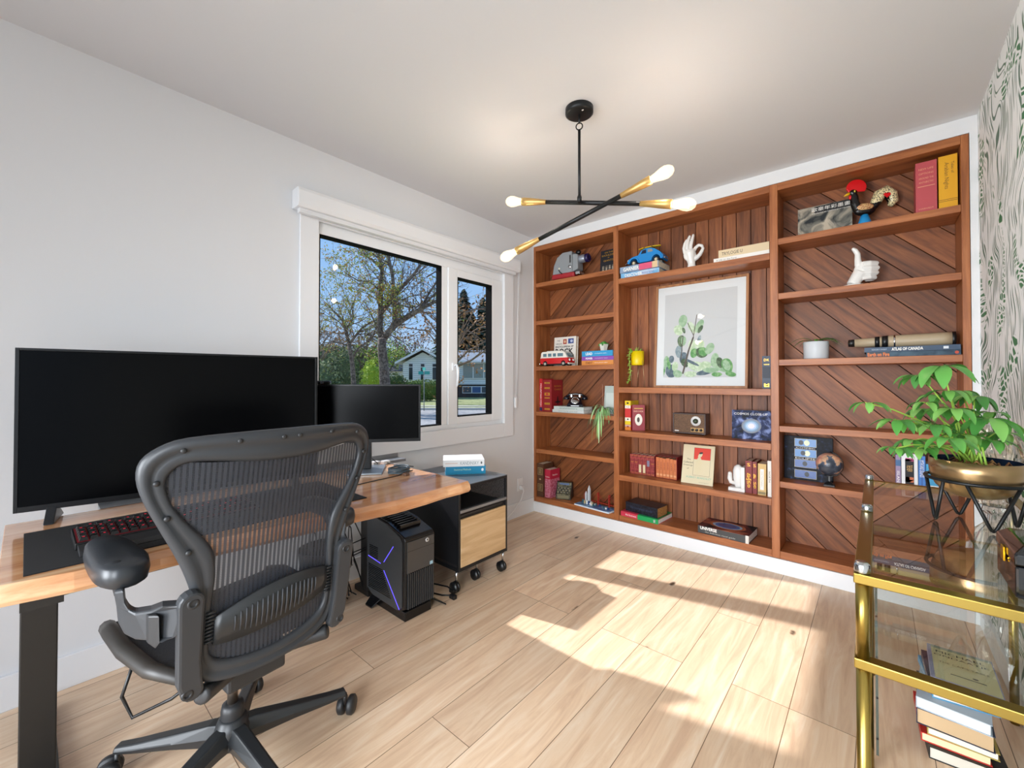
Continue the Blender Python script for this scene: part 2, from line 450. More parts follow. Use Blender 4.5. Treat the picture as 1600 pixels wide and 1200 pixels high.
# blind cassette over the window, with its pull cord
t = thing('roller_blind', 'white roller blind cassette mounted above the window with a hanging pull chain', 'blind', (0, -1.17, 2.06))
O2 = Vector((0, -1.17, 2.06))
b = MB(); b.M = Matrix.Translation(-O2)
b.prism([(0.001, -2.068, 2.168), (0.08, -2.068, 2.168), (0.086, -2.068, 2.15), (0.086, -2.068, 2.085), (0.075, -2.068, 2.068), (0.001, -2.068, 2.068)], (0, 1.79, 0), trim_white)
b.build('cassette', t, bevel=0.003)
b = MB(); b.M = Matrix.Translation(-O2)
b.box(0.024, 0.055, -2.05, -0.30, 2.045, 2.069, mat('#e2e3e5', 0.6)); b.build('bottom_rail', t, bevel=0.003)
b = MB(); b.M = Matrix.Translation(-O2)
for k in (0, 0.012): b.tube([(0.05, -0.262 + k, 2.16), (0.03, -0.262 + k, 1.5), (0.022, -0.262 + k, 1.02)], 0.0018, pvc, 6)
b.build('pull_chain', t)
b = MB(); b.M = Matrix.Translation(-O2); b.box(0.002, 0.022, -0.272, -0.244, 0.93, 1.02, pvc); b.build('chain_holder', t, bevel=0.004)
# ------------------------------------------------------------------ built-in bookcase
c_d, c_m, c_l = '#7d421f', '#a05f33', '#b57243'
wood_x = wood('stained_fir_horizontal', c_d, c_m, c_l, 'X', 0.42, 1.0)
wood_z = wood('stained_fir_vertical', c_d, c_m, c_l, 'Z', 0.42, 1.0)
back_v = wood('stained_boards_vertical', '#552c14', '#834c29', '#9d6036', 'Z', 0.5, 1.0, knots=0.7, island=0.22)
back_d1 = wood('stained_boards_rising', '#552c14', '#834c29', '#9d6036', 'D1', 0.5, 1.0, knots=0.7, island=0.22)
back_d2 = wood('stained_boards_falling', '#552c14', '#834c29', '#9d6036', 'D2', 0.5, 1.0, knots=0.7, island=0.22)
dark_gap = mat('#1c0e08', 0.9, name='dark_groove')
bc = thing('bookcase', 'built-in three-bay bookcase of reddish brown stained wood with diagonal board backing', 'bookcase', (0.005, 0, 0.088))
BX = 0.005; BZ = 0.088
def bcm(): m = MB(); m.M = Matrix.Translation((-BX, 0, -BZ)); return m
BACK = 0.222
bays = {'L': (0.030, 0.790), 'M': (0.832, 1.840), 'R': (1.882, 2.648)}
for nm, x0, x1 in (('side_panel', 0.006, 0.030), ('divider', 0.790, 0.832), ('divider', 1.840, 1.882), ('side_panel', 2.648, 2.676)):
    bcm_ = bcm(); bcm_.box(x0, x1, 0.0, BACK, 0.090, 2.360, wood_z); bcm_.build(nm, bc, bevel=0.0015)
bcm_ = bcm()
for x0, x1 in bays.values(): bcm_.box(x0 + .0005, x1 - .0005, 0.001, BACK, 2.318, 2.360, wood_x)
bcm_.build('top_panel', bc)
bcm_ = bcm()
for x0, x1 in bays.values(): bcm_.box(x0 + .0005, x1 - .0005, 0.001, BACK, 0.090, 0.135, wood_x)
bcm_.build('base_panel', bc, bevel=0.0015)
shelves = {'L': [2.03, 1.693, 1.287, 0.887, 0.557], 'R': [2.022, 1.690, 1.288, 0.888, 0.554], 'M': [1.945, 1.110, 0.777, 0.441]}
for k, zs in shelves.items():
    for z in zs:
        m_ = bcm(); m_.box(bays[k][0] + .0005, bays[k][1] - .0005, 0.0015, BACK, z - (0.041 if k == 'M' else 0.036), z, wood_x)
        m_.build('shelf', bc, bevel=0.0015)
def board_panel(x0, x1, z0, z1, kind, m, pitch):
    """tongue and groove boards clipped to the bay, every board a block of its own"""
    out = bmesh.new()
    mats = [m, dark_gap]
    cx, cz = (x0 + x1) / 2, (z0 + z1) / 2
    ang = {'V': 0, 'D1': R(45), 'D2': R(-45)}[kind]
    # boards run along direction d, stacked along n
    d = Vector((math.sin(ang), 0, math.cos(ang))); n = Vector((math.cos(ang), 0, -math.sin(ang)))
    L = 3.0; half = int(3.0 / pitch / 2) + 2
    for i in range(-half, half + 1):
        bm2 = bmesh.new()
        o = Vector((cx, 0, cz)) + n * ((i + 0.5) * pitch)
        w = pitch / 2 - 0.0013; vs = []
        for y in (BACK, BACK + 0.016):
            ww = w - (0.0013 if y == BACK else 0)
            for a, s in ((-L / 2, -ww), (L / 2, -ww), (L / 2, ww), (-L / 2, ww)):
                p = o + d * a + n * s; vs.append(bm2.verts.new((p.x, y, p.z)))
        for f in ((0, 1, 2, 3), (7, 6, 5, 4), (0, 4, 5, 1), (1, 5, 6, 2), (2, 6, 7, 3), (3, 7, 4, 0)): bm2.faces.new([vs[k] for k in f])
        for co, no in (((x0, 0, 0), (-1, 0, 0)), ((x1, 0, 0), (1, 0, 0)), ((0, 0, z0), (0, 0, -1)), ((0, 0, z1), (0, 0, 1))):
            r = bmesh.ops.bisect_plane(bm2, geom=bm2.verts[:] + bm2.edges[:] + bm2.faces[:], plane_co=co, plane_no=no, clear_outer=True)
        if bm2.faces:
            tmp = bpy.data.meshes.new('tmp'); bm2.to_mesh(tmp); out.from_mesh(tmp); bpy.data.meshes.remove(tmp)
        bm2.free()
    w = MB(); w.bm = out; w.mi(m); w.mi(dark_gap)
    g = w.mi(dark_gap)
    vs = [out.verts.new(p) for p in ((x0, BACK + .017, z0), (x1, BACK + .017, z0), (x1, BACK + .017, z1), (x0, BACK + .017, z1), (x0, BACK + .02, z0), (x1, BACK + .02, z0), (x1, BACK + .02, z1), (x0, BACK + .02, z1))]
    for f in ((0, 1, 2, 3), (7, 6, 5, 4), (0, 4, 5, 1), (1, 5, 6, 2), (2, 6, 7, 3), (3, 7, 4, 0)):
        fc = out.faces.new([vs[k] for k in f]); fc.material_index = g
    out.transform(Matrix.Translation((-BX, 0, -BZ)))
    return w
board_panel(*bays['L'], 0.09, 2.36, 'D1', back_d1, 0.128).build('back_panel', bc)
board_panel(*bays['M'], 0.09, 2.36, 'V', back_v, 0.0895).build('back_panel', bc)
board_panel(*bays['R'], 0.09, 2.36, 'D2', back_d2, 0.128).build('back_panel', bc)

# ------------------------------------------------------------------ books
page_m = speckle('book_pages', '#d9cdb4', '#efe6d2', 120, 0.8)
page_w = speckle('white_pages', '#dcdcd8', '#f2f1ec', 120, 0.8)
white_ink = mat('#f2f0ea', 0.6); black_ink = mat('#15151a', 0.6); gold_ink = mat('#d9a63c', 0.35, metal=0.6)
FRONT = dict(adv=(1, 0, 0), up=(0, 0, 1))
def book(name, label, cover, t, w, h, loc, pose='stand', rz=0.0, tilt=0.0, lean=0.0, art=None, pages=None, group=None, board=0.0022, cat='book', spine=None):
    """canonical book: spine at x=0, front cover at y=0 looking to -y, height along z.
    pose stand: spine to the viewer; face: cover to the viewer; flat: lying with spine to the viewer"""
    if isinstance(cover, str): cover = mat(cover, 0.45)
    B = Matrix()
    if pose == 'stand': B = Matrix.Rotation(R(90), 4, 'Z')
    elif pose == 'flat': B = Matrix(((0, 0, -1, 0), (1, 0, 0, 0), (0, -1, 0, 0), (0, 0, 0, 1)))
    root = thing(name, label, cat, loc, (R(lean), R(tilt), R(rz)), group)
    # shift so that the local origin is the lower left front corner of the posed book
    off = {'stand': Matrix.Translation((t, 0, 0)), 'face': Matrix(), 'flat': Matrix.Translation((h, 0, t))}[pose]
    if pose == 'stand': off = Matrix.Translation((t, 0, 0))
    if pose == 'stand': B = off @ B @ Matrix.Translation((0, 0, 0))
    else: B = off @ B
    c = MB(); c.M = B
    c.box(0, w, 0, board, 0, h, cover); c.box(0, w, t - board, t, 0, h, cover); c.box(0, board, board, t - board, 0, h, spine or cover)
    if art: art(c, t, w, h)
    c.build('cover', root, recalc=False)
    p = MB(); p.M = B
    p.box(board, w - 0.004, board, t - board, 0.003, h - 0.003, pages or page_m); p.build('pages', root)
    return root
E = 0.0004
def spine_text(s, m=white_ink, z=0.5, ln=0.6, frac=0.5, horizontal=False, yo=0.5, bold=False):
    def f(c, t, w, h):
        if horizontal: put_text(c, s, (-E, t * yo, h * z), (0, -1, 0), (0, 0, 1), t * frac, h * ln, m, bold)
        else: put_text(c, s, (-E, t * yo, h * z), (0, 0, -1), (0, -1, 0), h * ln, t * frac, m, bold)
    return f
def spine_rect(m, z, ln, frac=0.9):
    return lambda c, t, w, h: put_rect(c, (-E * .5, t / 2, h * z), (0, -1, 0), (0, 0, 1), t * frac, h * ln, m)
def spine_disc(m, z, ln, frac=0.5):
    return lambda c, t, w, h: put_disc(c, (-E * .7, t / 2, h * z), (0, -1, 0), (0, 0, 1), t * frac, h * ln, m)
def cover_text(s, m, x, z, ww, hh, bold=False):
    return lambda c, t, w, h: put_text(c, s, (w * x, -E * 1.4, h * z), (1, 0, 0), (0, 0, 1), w * ww, h * hh, m, bold)
def cover_rect(m, x, z, ww, hh, e=0.6):
    return lambda c, t, w, h: put_rect(c, (w * x, -E * e, h * z), (1, 0, 0), (0, 0, 1), w * ww, h * hh, m)
def cover_disc(m, x, z, ww, hh, e=0.9):
    return lambda c, t, w, h: put_disc(c, (w * x, -E * e, h * z), (1, 0, 0), (0, 0, 1), w * ww, h * hh, m)
def arts(*fs):
    def f(*a):
        for g in fs: g(*a)
    return f
def cosmic(name, stops, scale, detail=6, dist=0.5):
    m, nt, b = node_mat(name, 0.5, 0.2)
    tc = nd(nt, 'ShaderNodeTexCoord'); no = nd(nt, 'ShaderNodeTexNoise', Scale=float(scale), Detail=float(detail), Distortion=dist)
    nt.links.new(tc.outputs['Object'], no.inputs['Vector'])
    r = ramp(nt, no.outputs['Fac'], [(p, lin(c)) for p, c in stops])
    nt.links.new(r.outputs[0], b.inputs['Base Color'])
    return m

Z = {'L1': 2.03, 'L2': 1.693, 'L3': 1.287, 'L4': .887, 'L5': .557, 'B': .135, 'M1': 1.945, 'M2': 1.110, 'M3': .777, 'M4': .441, 'R1': 2.022, 'R2': 1.69, 'R3': 1.288, 'R5': .554}
# left bay
book('book', 'small black paperback with gold title standing on the top left shelf', '#1b1d25', 0.02, 0.15, 0.215, (0.590, 0.145, Z['L1']), 'face', rz=-2, lean=-6,
     art=arts(cover_text('ON THE', gold_ink, .5, .90, .5, .06), cover_text('SHOULDERS', gold_ink, .5, .79, .85, .07), cover_text('OF', gold_ink, .5, .69, .1, .05), cover_text('GIANTS', gold_ink, .5, .58, .6, .07),
              *[cover_rect(speckle('statues%d' % i, '#5c5348', '#b8ab98', 60), .2 + i * .2, .2, .12, .36) for i in range(4)]))
book('book', 'large white encyclopedia titled ROCK behind the red toy van', '#e4dfd6', 0.035, 0.235, 0.262, (0.128, 0.135, Z['L3']), 'face', rz=-2, lean=-3,
     art=arts(cover_text('THE', black_ink, .2, .88, .14, .05), cover_text('VIRGIN', black_ink, .22, .77, .3, .05), cover_text('ENCYCLOPEDIA OF', black_ink, .48, .67, .82, .065, True), cover_text('ROCK', black_ink, .48, .51, .82, .20, True),
              cover_rect(mat('#a8392b', .5), .5, .84, .16, .17), cover_disc(mat('#e0c39a', .5), .5, .84, .08, .1, 1.1), cover_rect(mat('#3b4e8c', .5), .77, .85, .25, .17), cover_disc(mat('#b9c3dd', .5), .8, .85, .12, .09, 1.1),
              cover_rect(speckle('rock_photo', '#23261f', '#6d7458', 50), .76, .33, .3, .14)))
for i, (c, lab, y, s, h) in enumerate((('#d98a3d', 'orange paperback at the bottom of the stack under the small succulent', .0, 'STAND IT', .29), ('#8b4aa6', 'purple paperback in the middle of the stack under the small succulent', .0, 'POWER', .288), ('#2c93c4', 'blue paperback on top of the stack directly under the small succulent', .0, 'LEAD', .285))):
    book('book', lab, c, (0.040, 0.032, 0.044)[i], 0.15, h, (0.470 + .001 * i, 0.055, Z['L3'] + (0, .0405, .073)[i]), 'flat', rz=(0, 1, -1)[i], pages=page_w,
         art=arts(spine_text(s, white_ink if i else mat('#7a3d16', .5), .76, .22, .5, bold=True), spine_text('a brief guide for readers', white_ink, .38, .4, .22)))
red1 = mat('#9c1f22', .4)
book('book', 'slim red spined book leaning at the far left of the telephone shelf', '#b8242a', 0.034, 0.2, 0.292, (0.008 + .024, 0.05, Z['L4']), 'stand', art=arts(spine_text('MOUNTAIN HIGH', white_ink, .5, .7, .5), spine_rect(mat('#2a2f55', .5), .07, .1)))
book('book', 'thick dark red hardback with gold bands on its spine, left of the telephone', '#8e1c22', 0.098, 0.165, 0.282, (0.070, 0.05, Z['L4']), 'stand', rz=-2,
     art=arts(*[spine_rect(gold_ink, z, l, .6) for z, l in ((.9, .05), (.74, .05), (.55, .09), (.43, .03), (.25, .06), (.08, .05))], spine_disc(mat('#c43a2c', .4), .55, .06, .35), spine_text('DIES', black_ink, .9, .03, .3, True),
              *[spine_rect(red1, z, .012, .5) for z in (.9, .74, .25, .08)],
              cover_text('BLUE BOOK', gold_ink, .55, .80, .6, .05), cover_text('CLASSICS', gold_ink, .55, .70, .6, .05), cover_disc(black_ink, .55, .3, .55, .05), cover_disc(black_ink, .55, .35, .1, .28)))
book('magazine', 'pale thin magazine at the bottom of the pair under the telephone', '#cfd4cf', 0.024, 0.14, 0.318, (0.178, 0.045, Z['L4']), 'flat', pages=page_w, cat='magazine', art=spine_text('quarterly journal', mat('#6a8070', .5), .5, .6, .4))
book('magazine', 'pale green magazine lying directly under the telephone', '#c3cfc9', 0.028, 0.14, 0.305, (0.192, 0.048, Z['L4'] + .0245), 'flat', rz=-1.5, pages=page_w, cat='magazine', art=spine_text('architecture', mat('#5c7268', .5), .5, .6, .4))
book('book', 'pale grey green book leaning behind the spider plant', '#bcc8bf', 0.018, 0.165, 0.232, (0.606, 0.178, Z['L4']), 'face', lean=-6, art=arts(cover_rect(mat('#d4dcd3', .6), .5, .5, .82, .5), cover_text('LIFE', mat('#5f7a90', .5), .6, .12, .5, .12)))
book('book', 'thick brown hardback with black ornaments at the left end of the bottom shelf', '#54331f', 0.068, 0.15, 0.290, (0.034, 0.012, Z['B']), 'stand',
     art=arts(spine_rect(mat('#b39668', .5), .77, .22, .75), spine_rect(mat('#3a2417', .5), .77, .2, .66), spine_rect(mat('#b39668', .5), .28, .22, .75), spine_rect(mat('#3a2417', .5), .28, .2, .66), spine_disc(mat('#c9b184', .5), .53, .05, .3),
              spine_text('ATLAS', mat('#b39668', .5), .77, .15, .3), spine_text('WORLD', mat('#b39668', .5), .28, .15, .3)))
pinkm = speckle('pink_lace_cover', '#a62946', '#d996a6', 90, .45, .35, .7)
book('book', 'crimson and pink patterned book beside the brown hardback on the bottom shelf', pinkm, 0.062, 0.135, 0.245, (0.106, 0.03, Z['B']), 'stand', rz=-3,
     art=arts(spine_rect(mat('#b51f3c', .4), .83, .34, 1), lambda c, t, w, h: put_rect(c, (w / 2, -E * .6, h * .83), (1, 0, 0), (0, 0, 1), w, h * .34, mat('#b51f3c', .4)), cover_text('Pandora', white_ink, .5, .80, .5, .06), spine_text('Pandora', white_ink, .74, .05, .7, True)))

# middle bay
book('book', 'lower glossy blue picture book under the toy beetle car', cosmic('lower_cover', [(.3, '#3e8fc9'), (.5, '#7db8e0'), (.65, '#c8d6ec')], 9), 0.040, 0.20, 0.30, (0.842, 0.02, Z['M1']), 'flat', rz=1,
     art=arts(spine_text('DESCOVER', white_ink, .66, .45, .6, bold=True), spine_text('INSIDE VIEWS', mat('#4a5aa0', .5), .28, .3, .4)))
book('book', 'upper blue and pink spined book directly under the toy beetle car', cosmic('upper_cover', [(.3, '#6b7c98'), (.52, '#8da3bf'), (.7, '#7a8597')], 9), 0.046, 0.21, 0.305, (0.840, 0.012, Z['M1'] + .0405), 'flat', rz=-2,
     art=arts(spine_rect(mat('#d9577b', .4), .32, .34, 1), spine_rect(mat('#e0c39a', .4), .09, .14, 1), spine_text('GARNIER', white_ink, .70, .42, .62, bold=True)))
book('book', 'white paperback lying at the bottom of the pair right of the ok hand', '#e8e4de', 0.028, 0.13, 0.322, (1.512, 0.022, Z['M1']), 'flat', rz=.5, pages=page_w, art=spine_text('A Life on the Farm', mat('#8d8a84', .5), .76, .38, .45))
book('book', 'cream book lying on top of the white one right of the ok hand', '#d9c4a0', 0.052, 0.14, 0.292, (1.540, 0.032, Z['M1'] + .0285), 'flat', art=spine_text('TRYLOGIE U', mat('#3e3a36', .5), .72, .42, .42))
book('book', 'navy blue hardback with gold crown standing right of the cactus picture', '#223349', 0.048, 0.15, 0.205, (1.786, 0.05, Z['M2']), 'stand', art=arts(spine_rect(mat('#1b2536', .5), .5, .35, .9), spine_text('DK', gold_ink, .88, .07, .6, True), spine_rect(gold_ink, .74, .02, .6), spine_text('M', gold_ink, .12, .09, .6, True, bold=True), spine_rect(gold_ink, .065, .02, .6)))
ylw = mat('#e3c71c', .4)
book('book', 'yellow and red striped spine book at the left end of the radio shelf', '#c92f2c', 0.047, 0.16, 0.228, (0.842, 0.085, Z['M3']), 'stand',
     art=arts(spine_rect(ylw, .92, .16, 1), spine_rect(mat('#e9e2cf', .4), .79, .10, 1), spine_rect(mat('#e9e2cf', .4), .37, .12, 1), spine_rect(ylw, .25, .12, 1), spine_rect(mat('#d77d28', .4), .06, .12, 1), spine_rect(mat('#c9a9a0', .4), .15, .06, 1), lambda c, t, w, h: put_rect(c, (w / 2, -E * .6, h * .92), (1, 0, 0), (0, 0, 1), w, h * .16, ylw),
              spine_text('A-Z', black_ink, .79, .05, .5, True), spine_disc(black_ink, .92, .06, .4), spine_disc(black_ink, .37, .05, .3), spine_disc(mat('#8d1f1f', .5), .12, .05, .4)))
book('book', 'dark red book with a white oval leaning right against the yellow and red one', '#8d1a26', 0.026, 0.092, 0.196, (0.890, 0.110, Z['M3'] + .001), 'stand', rz=-62, tilt=0,
     art=arts(spine_rect(mat('#4a5a8c', .5), .45, .75, .7), cover_disc(mat('#e8e2d4', .5), .5, .42, .6, .46), cover_disc(mat('#4a3a30', .5), .48, .42, .22, .2, 1.3), cover_rect(mat('#c9a23c', .4), .5, .86, .7, .035), cover_text('EXPLORER', mat('#e2b090', .5), .5, .75, .75, .06)))
cosmos_m = cosmic('cosmos_cover', [(.40, '#0a0f1c'), (.54, '#27335c'), (.70, '#8f9fd0')], 22, 8)
def galaxy(c, t, w, h):
    for i, (cc, s) in enumerate((('#1a2440', .5), ('#24507a', .42), ('#4f86ad', .34), ('#8fa9cf', .26), ('#cfc9ea', .17))): put_disc(c, (w * .5, -E * (.6 + i * .3), h * .46), (1, 0, .1), (-.1, 0, 1), w * s, h * s * 1.0, mat(cc, .3), 28)
book('book', 'dark landscape book titled COSMOS CLOSE-UP propped right of the radio', cosmos_m, 0.03, 0.228, 0.19, (1.594, 0.115, Z['M3']), 'face', rz=4, lean=-4, art=arts(galaxy, cover_text('COSMOS CLOSE-UP', white_ink, .48, .87, .84, .075)))
# row of small red volumes and slip-cased set
red_a = speckle('old_red_cloth', '#7b1f22', '#a3403a', 70, .5)
for i in range(6):
    tt = 0.0325
    book('small_book', 'small worn red cloth volume in the left set of six on the shelf of drawings', red_a, tt - .001, 0.105, 0.150 + .001 * (i % 2), (0.868 + i * tt, 0.118, Z['M4']), 'stand', group='small red volumes with worn gilt spines',
         art=arts(spine_rect(gold_ink, .93, .015, .8), spine_rect(gold_ink, .06, .015, .8), spine_rect((mat('#d9c9a2', .5) if i in (2, 3) else mat('#7d7a90', .5) if i == 4 else gold_ink), (.3 if i in (2, 3) else .6), (.4 if i in (2, 3) else .3 if i == 4 else .02), .6)))
sl = thing('slipcase', 'dark red slipcase holding six orange paperbacks beside the worn red volumes', 'book case', (1.076, 0.1, Z['M4']))
m_ = MB(); cr = mat('#7a1018', .3, name='slipcase_red')
m_.box(0, .003, 0, .115, 0, .165, cr); m_.box(.157, .160, 0, .115, 0, .165, cr); m_.box(.003, .157, 0, .115, .162, .165, cr); m_.box(.003, .157, 0, .115, 0, .002, cr); m_.box(.003, .157, .112, .115, .002, .162, cr)
m_.build('case', sl)
for i in range(6):
    book('small_book', 'orange spined paperback inside the dark red slipcase', '#c9713f', 0.0235, 0.104, 0.148 - .003 * (i % 3), (1.0812 + i * .0252, 0.104, Z['M4'] + .003), 'stand', group='orange paperbacks in the slipcase', art=arts(spine_text('SERIES', mat('#7d2d18', .5), .6, .4, .4), spine_rect(mat('#e0a070', .5), .15, .1, .8)))
def drawing(c, t, w, h):
    put_rect(c, (w * .62, -E, h * .78), (1, 0, 0), (0, 0, 1), w * .52, h * .30, mat('#d83a22', .5))
    o = mat('#2c2a26', .6); x0, x1, z0, z1 = w * .36, w * .88, h * .22, h * .93
    for a, b_ in (((x0, z0), (x1, z0)), ((x0, z1), (x1, z1)), ((x0, z0), (x0, z1)), ((x1, z0), (x1, z1))):
        put_rect(c, ((a[0] + b_[0]) / 2, -E * 1.3, (a[1] + b_[1]) / 2), (1, 0, 0), (0, 0, 1), max(abs(a[0] - b_[0]), .0012), max(abs(a[1] - b_[1]), .0012), o)
    cc = mat('#d8cba6', .6)
    put_disc(c, (w * .52, -E * 1.5, h * .46), (1, 0, 0), (0.06, 0, 1), w * .2, h * .48, cc); put_disc(c, (w * .56, -E * 1.6, h * .74), (1, 0, .6), (0, 0, 1), w * .16, h * .12, cc); put_disc(c, (w * .58, -E * 1.8, h * .80), (1, 0, .2), (0, 0, 1), w * .13, h * .05, o)
book('book', 'tall cream art book with a red panel and line drawing leaning mid shelf', '#d9cca8', 0.014, 0.208, 0.272, (1.272, 0.075, Z['M4']), 'face', rz=3, lean=-17,
     art=arts(drawing, cover_text('The', black_ink, .2, .62, .12, .04), cover_text('Collected', black_ink, .19, .54, .3, .05), cover_text('Drawings', black_ink, .19, .46, .3, .05), cover_text('of', black_ink, .19, .38, .06, .035), cover_text('AUBREY BEARDSLEY', mat('#7fb7a0', .5), .55, .165, .8, .05), cover_text('Arthur Symons', mat('#8f8770', .5), .72, .05, .3, .025)))
rg = mat('#7b1b1d', .4)
book('book', 'wider of two dark red hardbacks with gilt flourishes beside the cactus bookend', '#7b1b1d', 0.037, 0.14, 0.205, (1.686, 0.06, Z['M4']), 'stand', art=arts(spine_text('S', gold_ink, .88, .1, .5, True), spine_text('& S', gold_ink, .45, .35, .55), spine_text('~8~', gold_ink, .45, .25, .8, True), spine_disc(gold_ink, .22, .1, .4), spine_disc(rg, .22, .07, .25)))
book('book', 'narrower of two dark red hardbacks with gilt flourishes beside the cream book', '#7b1b1d', 0.024, 0.14, 0.203, (1.7265, 0.06, Z['M4']), 'stand', art=arts(spine_text('S', gold_ink, .88, .1, .6, True), spine_text('& S', gold_ink, .45, .35, .6), spine_disc(gold_ink, .22, .1, .5), spine_disc(rg, .22, .07, .3)))
book('book', 'cream and tan book with a long white spine label beside the red hardbacks', '#cfae6e', 0.045, 0.14, 0.197, (1.756, 0.055, Z['M4']), 'stand', tilt=.5, art=arts(spine_rect(mat('#f0ede6', .5), .5, .66, .45), spine_rect(mat('#8a7a52', .5), .07, .08, .9), spine_text('DICTIONARY', mat('#a89878', .5), .5, .5, .18)))
book('book', 'tall white edged book at the right end of the drawings shelf', '#e7e2da', 0.02, 0.13, 0.222, (1.812, 0.045, Z['M4']), 'stand', art=spine_text('NORTH', mat('#776', .5) if False else mat('#777766', .5), .55, .3, .5))
greenm = mat('#1e9a55', .35)
book('book', 'thin red and green book lying on the bottom middle shelf under the black one', '#c9344c', 0.034, 0.235, 0.30, (0.846, 0.0, Z['B']), 'flat', rz=-4, pages=page_w,
     art=arts(spine_rect(greenm, .27, .54, 1), lambda c, t, w, h: put_rect(c, (w / 2, -E * .6, h * .27), (1, 0, 0), (0, 0, 1), w, h * .54, greenm), spine_text('the business', white_ink, .72, .3, .4), spine_rect(white_ink, .1, .05, .6)))
book('book', 'thick black hardback with brown page edges lying on the red and green book', speckle('black_leather', '#0e1016', '#2c3040', 60, .35, .4, .75), 0.07, 0.15, 0.262, (0.870, 0.035, Z['B'] + .0345), 'flat', rz=-7, pages=speckle('brown_pages', '#8a5c2c', '#b98a4e', 120, .8), art=spine_text('the complete works', mat('#3c4864', .4), .5, .7, .35))
uni = cosmic('universe_cover', [(.42, '#14141a'), (.56, '#6a3230'), (.7, '#b0664a')], 9, 4)
def eye(c, t, w, h):
    for i, (cc, s) in enumerate((('#a8552c', 1.0), ('#8fb4cf', .82), ('#1d5fae', .68), ('#0f3f86', .5))): put_disc(c, (w * .5, -E * (.6 + i * .4), h * .5), (1, 0, 0), (0, 0, 1), w * .72 * s, h * .72 * s, mat(cc, .25), 28)
book('book', 'large black book titled UNIVERSE with a blue and orange nebula lying on the bottom shelf', uni, 0.05, 0.215, 0.31, (1.405, 0.012, Z['B']), 'flat', rz=-2.5, pages=page_w, spine=mat('#3a3d3f', .4),
     art=arts(eye, spine_text('UNIVERSE', white_ink, .78, .34, .42, bold=True, yo=.3), spine_text('the definitive visual guide', mat('#b9b9b0', .5), .55, .6, .22, yo=.75), spine_rect(mat('#d8d4cc', .5), .03, .06, 1)))

# right bay
paintm = cosmic('ink_painting', [(.33, '#2e3336'), (.45, '#7d7b72'), (.6, '#c2b6a2')], 11, 8, 1.4)
book('book', 'landscape art book with white Chinese characters and an ink wash painting', paintm, 0.022, 0.262, 0.198, (1.968, 0.14, Z['R1']), 'face', rz=0, lean=-3,
     art=arts(cover_rect(mat('#16181a', .5), .66, .88, .68, .2), cover_text('歐豪年彩墨畫', white_ink, .62, .89, .7, .12), cover_text('THE COLOUR INK PAINTING OF AU HO-NIEN', white_ink, .62, .77, .7, .03)))
book('book', 'thick pink hardback with faded gilt lettering on the top right shelf', '#b84a50', 0.078, 0.145, 0.262, (2.490, 0.03, Z['R1']), 'stand', rz=0,
     art=arts(*[spine_text(s, mat('#dd9a78', .5), z, .035, .7, True) for s, z in (('NEW LIFE', .86), ('OPTIONS', .77), ('AROUND THE', .68), ('ANTARCTIC', .60))], spine_rect(mat('#dd9a78', .5), .52, .012, .8), spine_text('HARVEST', mat('#dd9a78', .5), .08, .03, .7, True)))
book('book', 'bright yellow hardback with brown script lettering in the top right corner', '#e0a312', 0.066, 0.145, 0.266, (2.574, 0.028, Z['R1']), 'stand', rz=0,
     art=arts(spine_text('Arabian Nights', mat('#6b4a12', .5), .62, .5, .3, yo=.6), spine_text('Tales of', mat('#6b4a12', .5), .76, .22, .16, yo=.25), spine_rect(mat('#5a3c10', .5), .17, .008, 1), spine_rect(mat('#5a3c10', .5), .14, .008, 1)))
book('book', 'flat grey blue book with an orange title lying under the atlas', cosmic('fire_spine', [(.3, '#2c3c4c'), (.6, '#4c6272')], 20), 0.026, 0.19, 0.355, (2.288, 0.015, Z['R3']), 'flat', rz=.3, art=arts(spine_rect(mat('#3a4048', .5), .86, .26, 1), spine_text('Earth on Fire', mat('#e8772a', .5), .86, .25, .75, bold=True), spine_disc(mat('#c4482c', .5), .04, .04, .6)))
book('book', 'navy atlas titled ATLAS OF CANADA lying directly under the telescope', '#27405c', 0.025, 0.20, 0.362, (2.280, 0.010, Z['R3'] + .0265), 'flat', art=arts(spine_text("READER'S DIGEST", mat('#aebccb', .5), .83, .17, .28), spine_text('ATLAS OF CANADA', white_ink, .53, .33, .62, bold=True), spine_rect(mat('#cfd6de', .5), .14, .05, .5)))
eclipse = cosmic('eclipse_cover', [(.42, '#06080f'), (.6, '#141a2c'), (.75, '#3c4e74')], 45, 8)
def ecl(c, t, w, h):
    fr = mat('#b9b088', .5)
    for i in range(4):
        z = h * (.86 - i * .24)
        put_rect(c, (w * .45, -E * .6, z), (1, 0, 0), (0, 0, 1), w * .46, h * .185, fr); put_rect(c, (w * .45, -E * .9, z), (1, 0, 0), (0, 0, 1), w * .445, h * .172, mat('#1f6fb4' if i < 2 else '#274f96', .3))
        if i < 2: put_disc(c, (w * (.48 + .01 * i), -E * 1.2, z), (1, 0, 0), (0, 0, 1), w * .12, h * .13, mat('#e2ecc8', .4))
        put_disc(c, (w * (.36 + .04 * i), -E * 1.6, z), (1, 0, 0), (0, 0, 1), w * .1, h * .11, mat('#0d1522', .4))
    put_text(c, 'COSMIC', (w * .45, -E * 1.3, h * .74), (1, 0, 0), (0, 0, 1), w * .4, h * .035, white_ink)
    put_text(c, 'ECLIPSE', (w * .45, -E * 1.3, h * .50), (1, 0, 0), (0, 0, 1), w * .42, h * .035, white_ink)
book('book', 'black cosmic eclipse book with four blue panels standing behind the globe', eclipse, 0.03, 0.242, 0.264, (1.888, 0.135, Z['R5']), 'face', rz=-2, lean=-2, art=ecl)
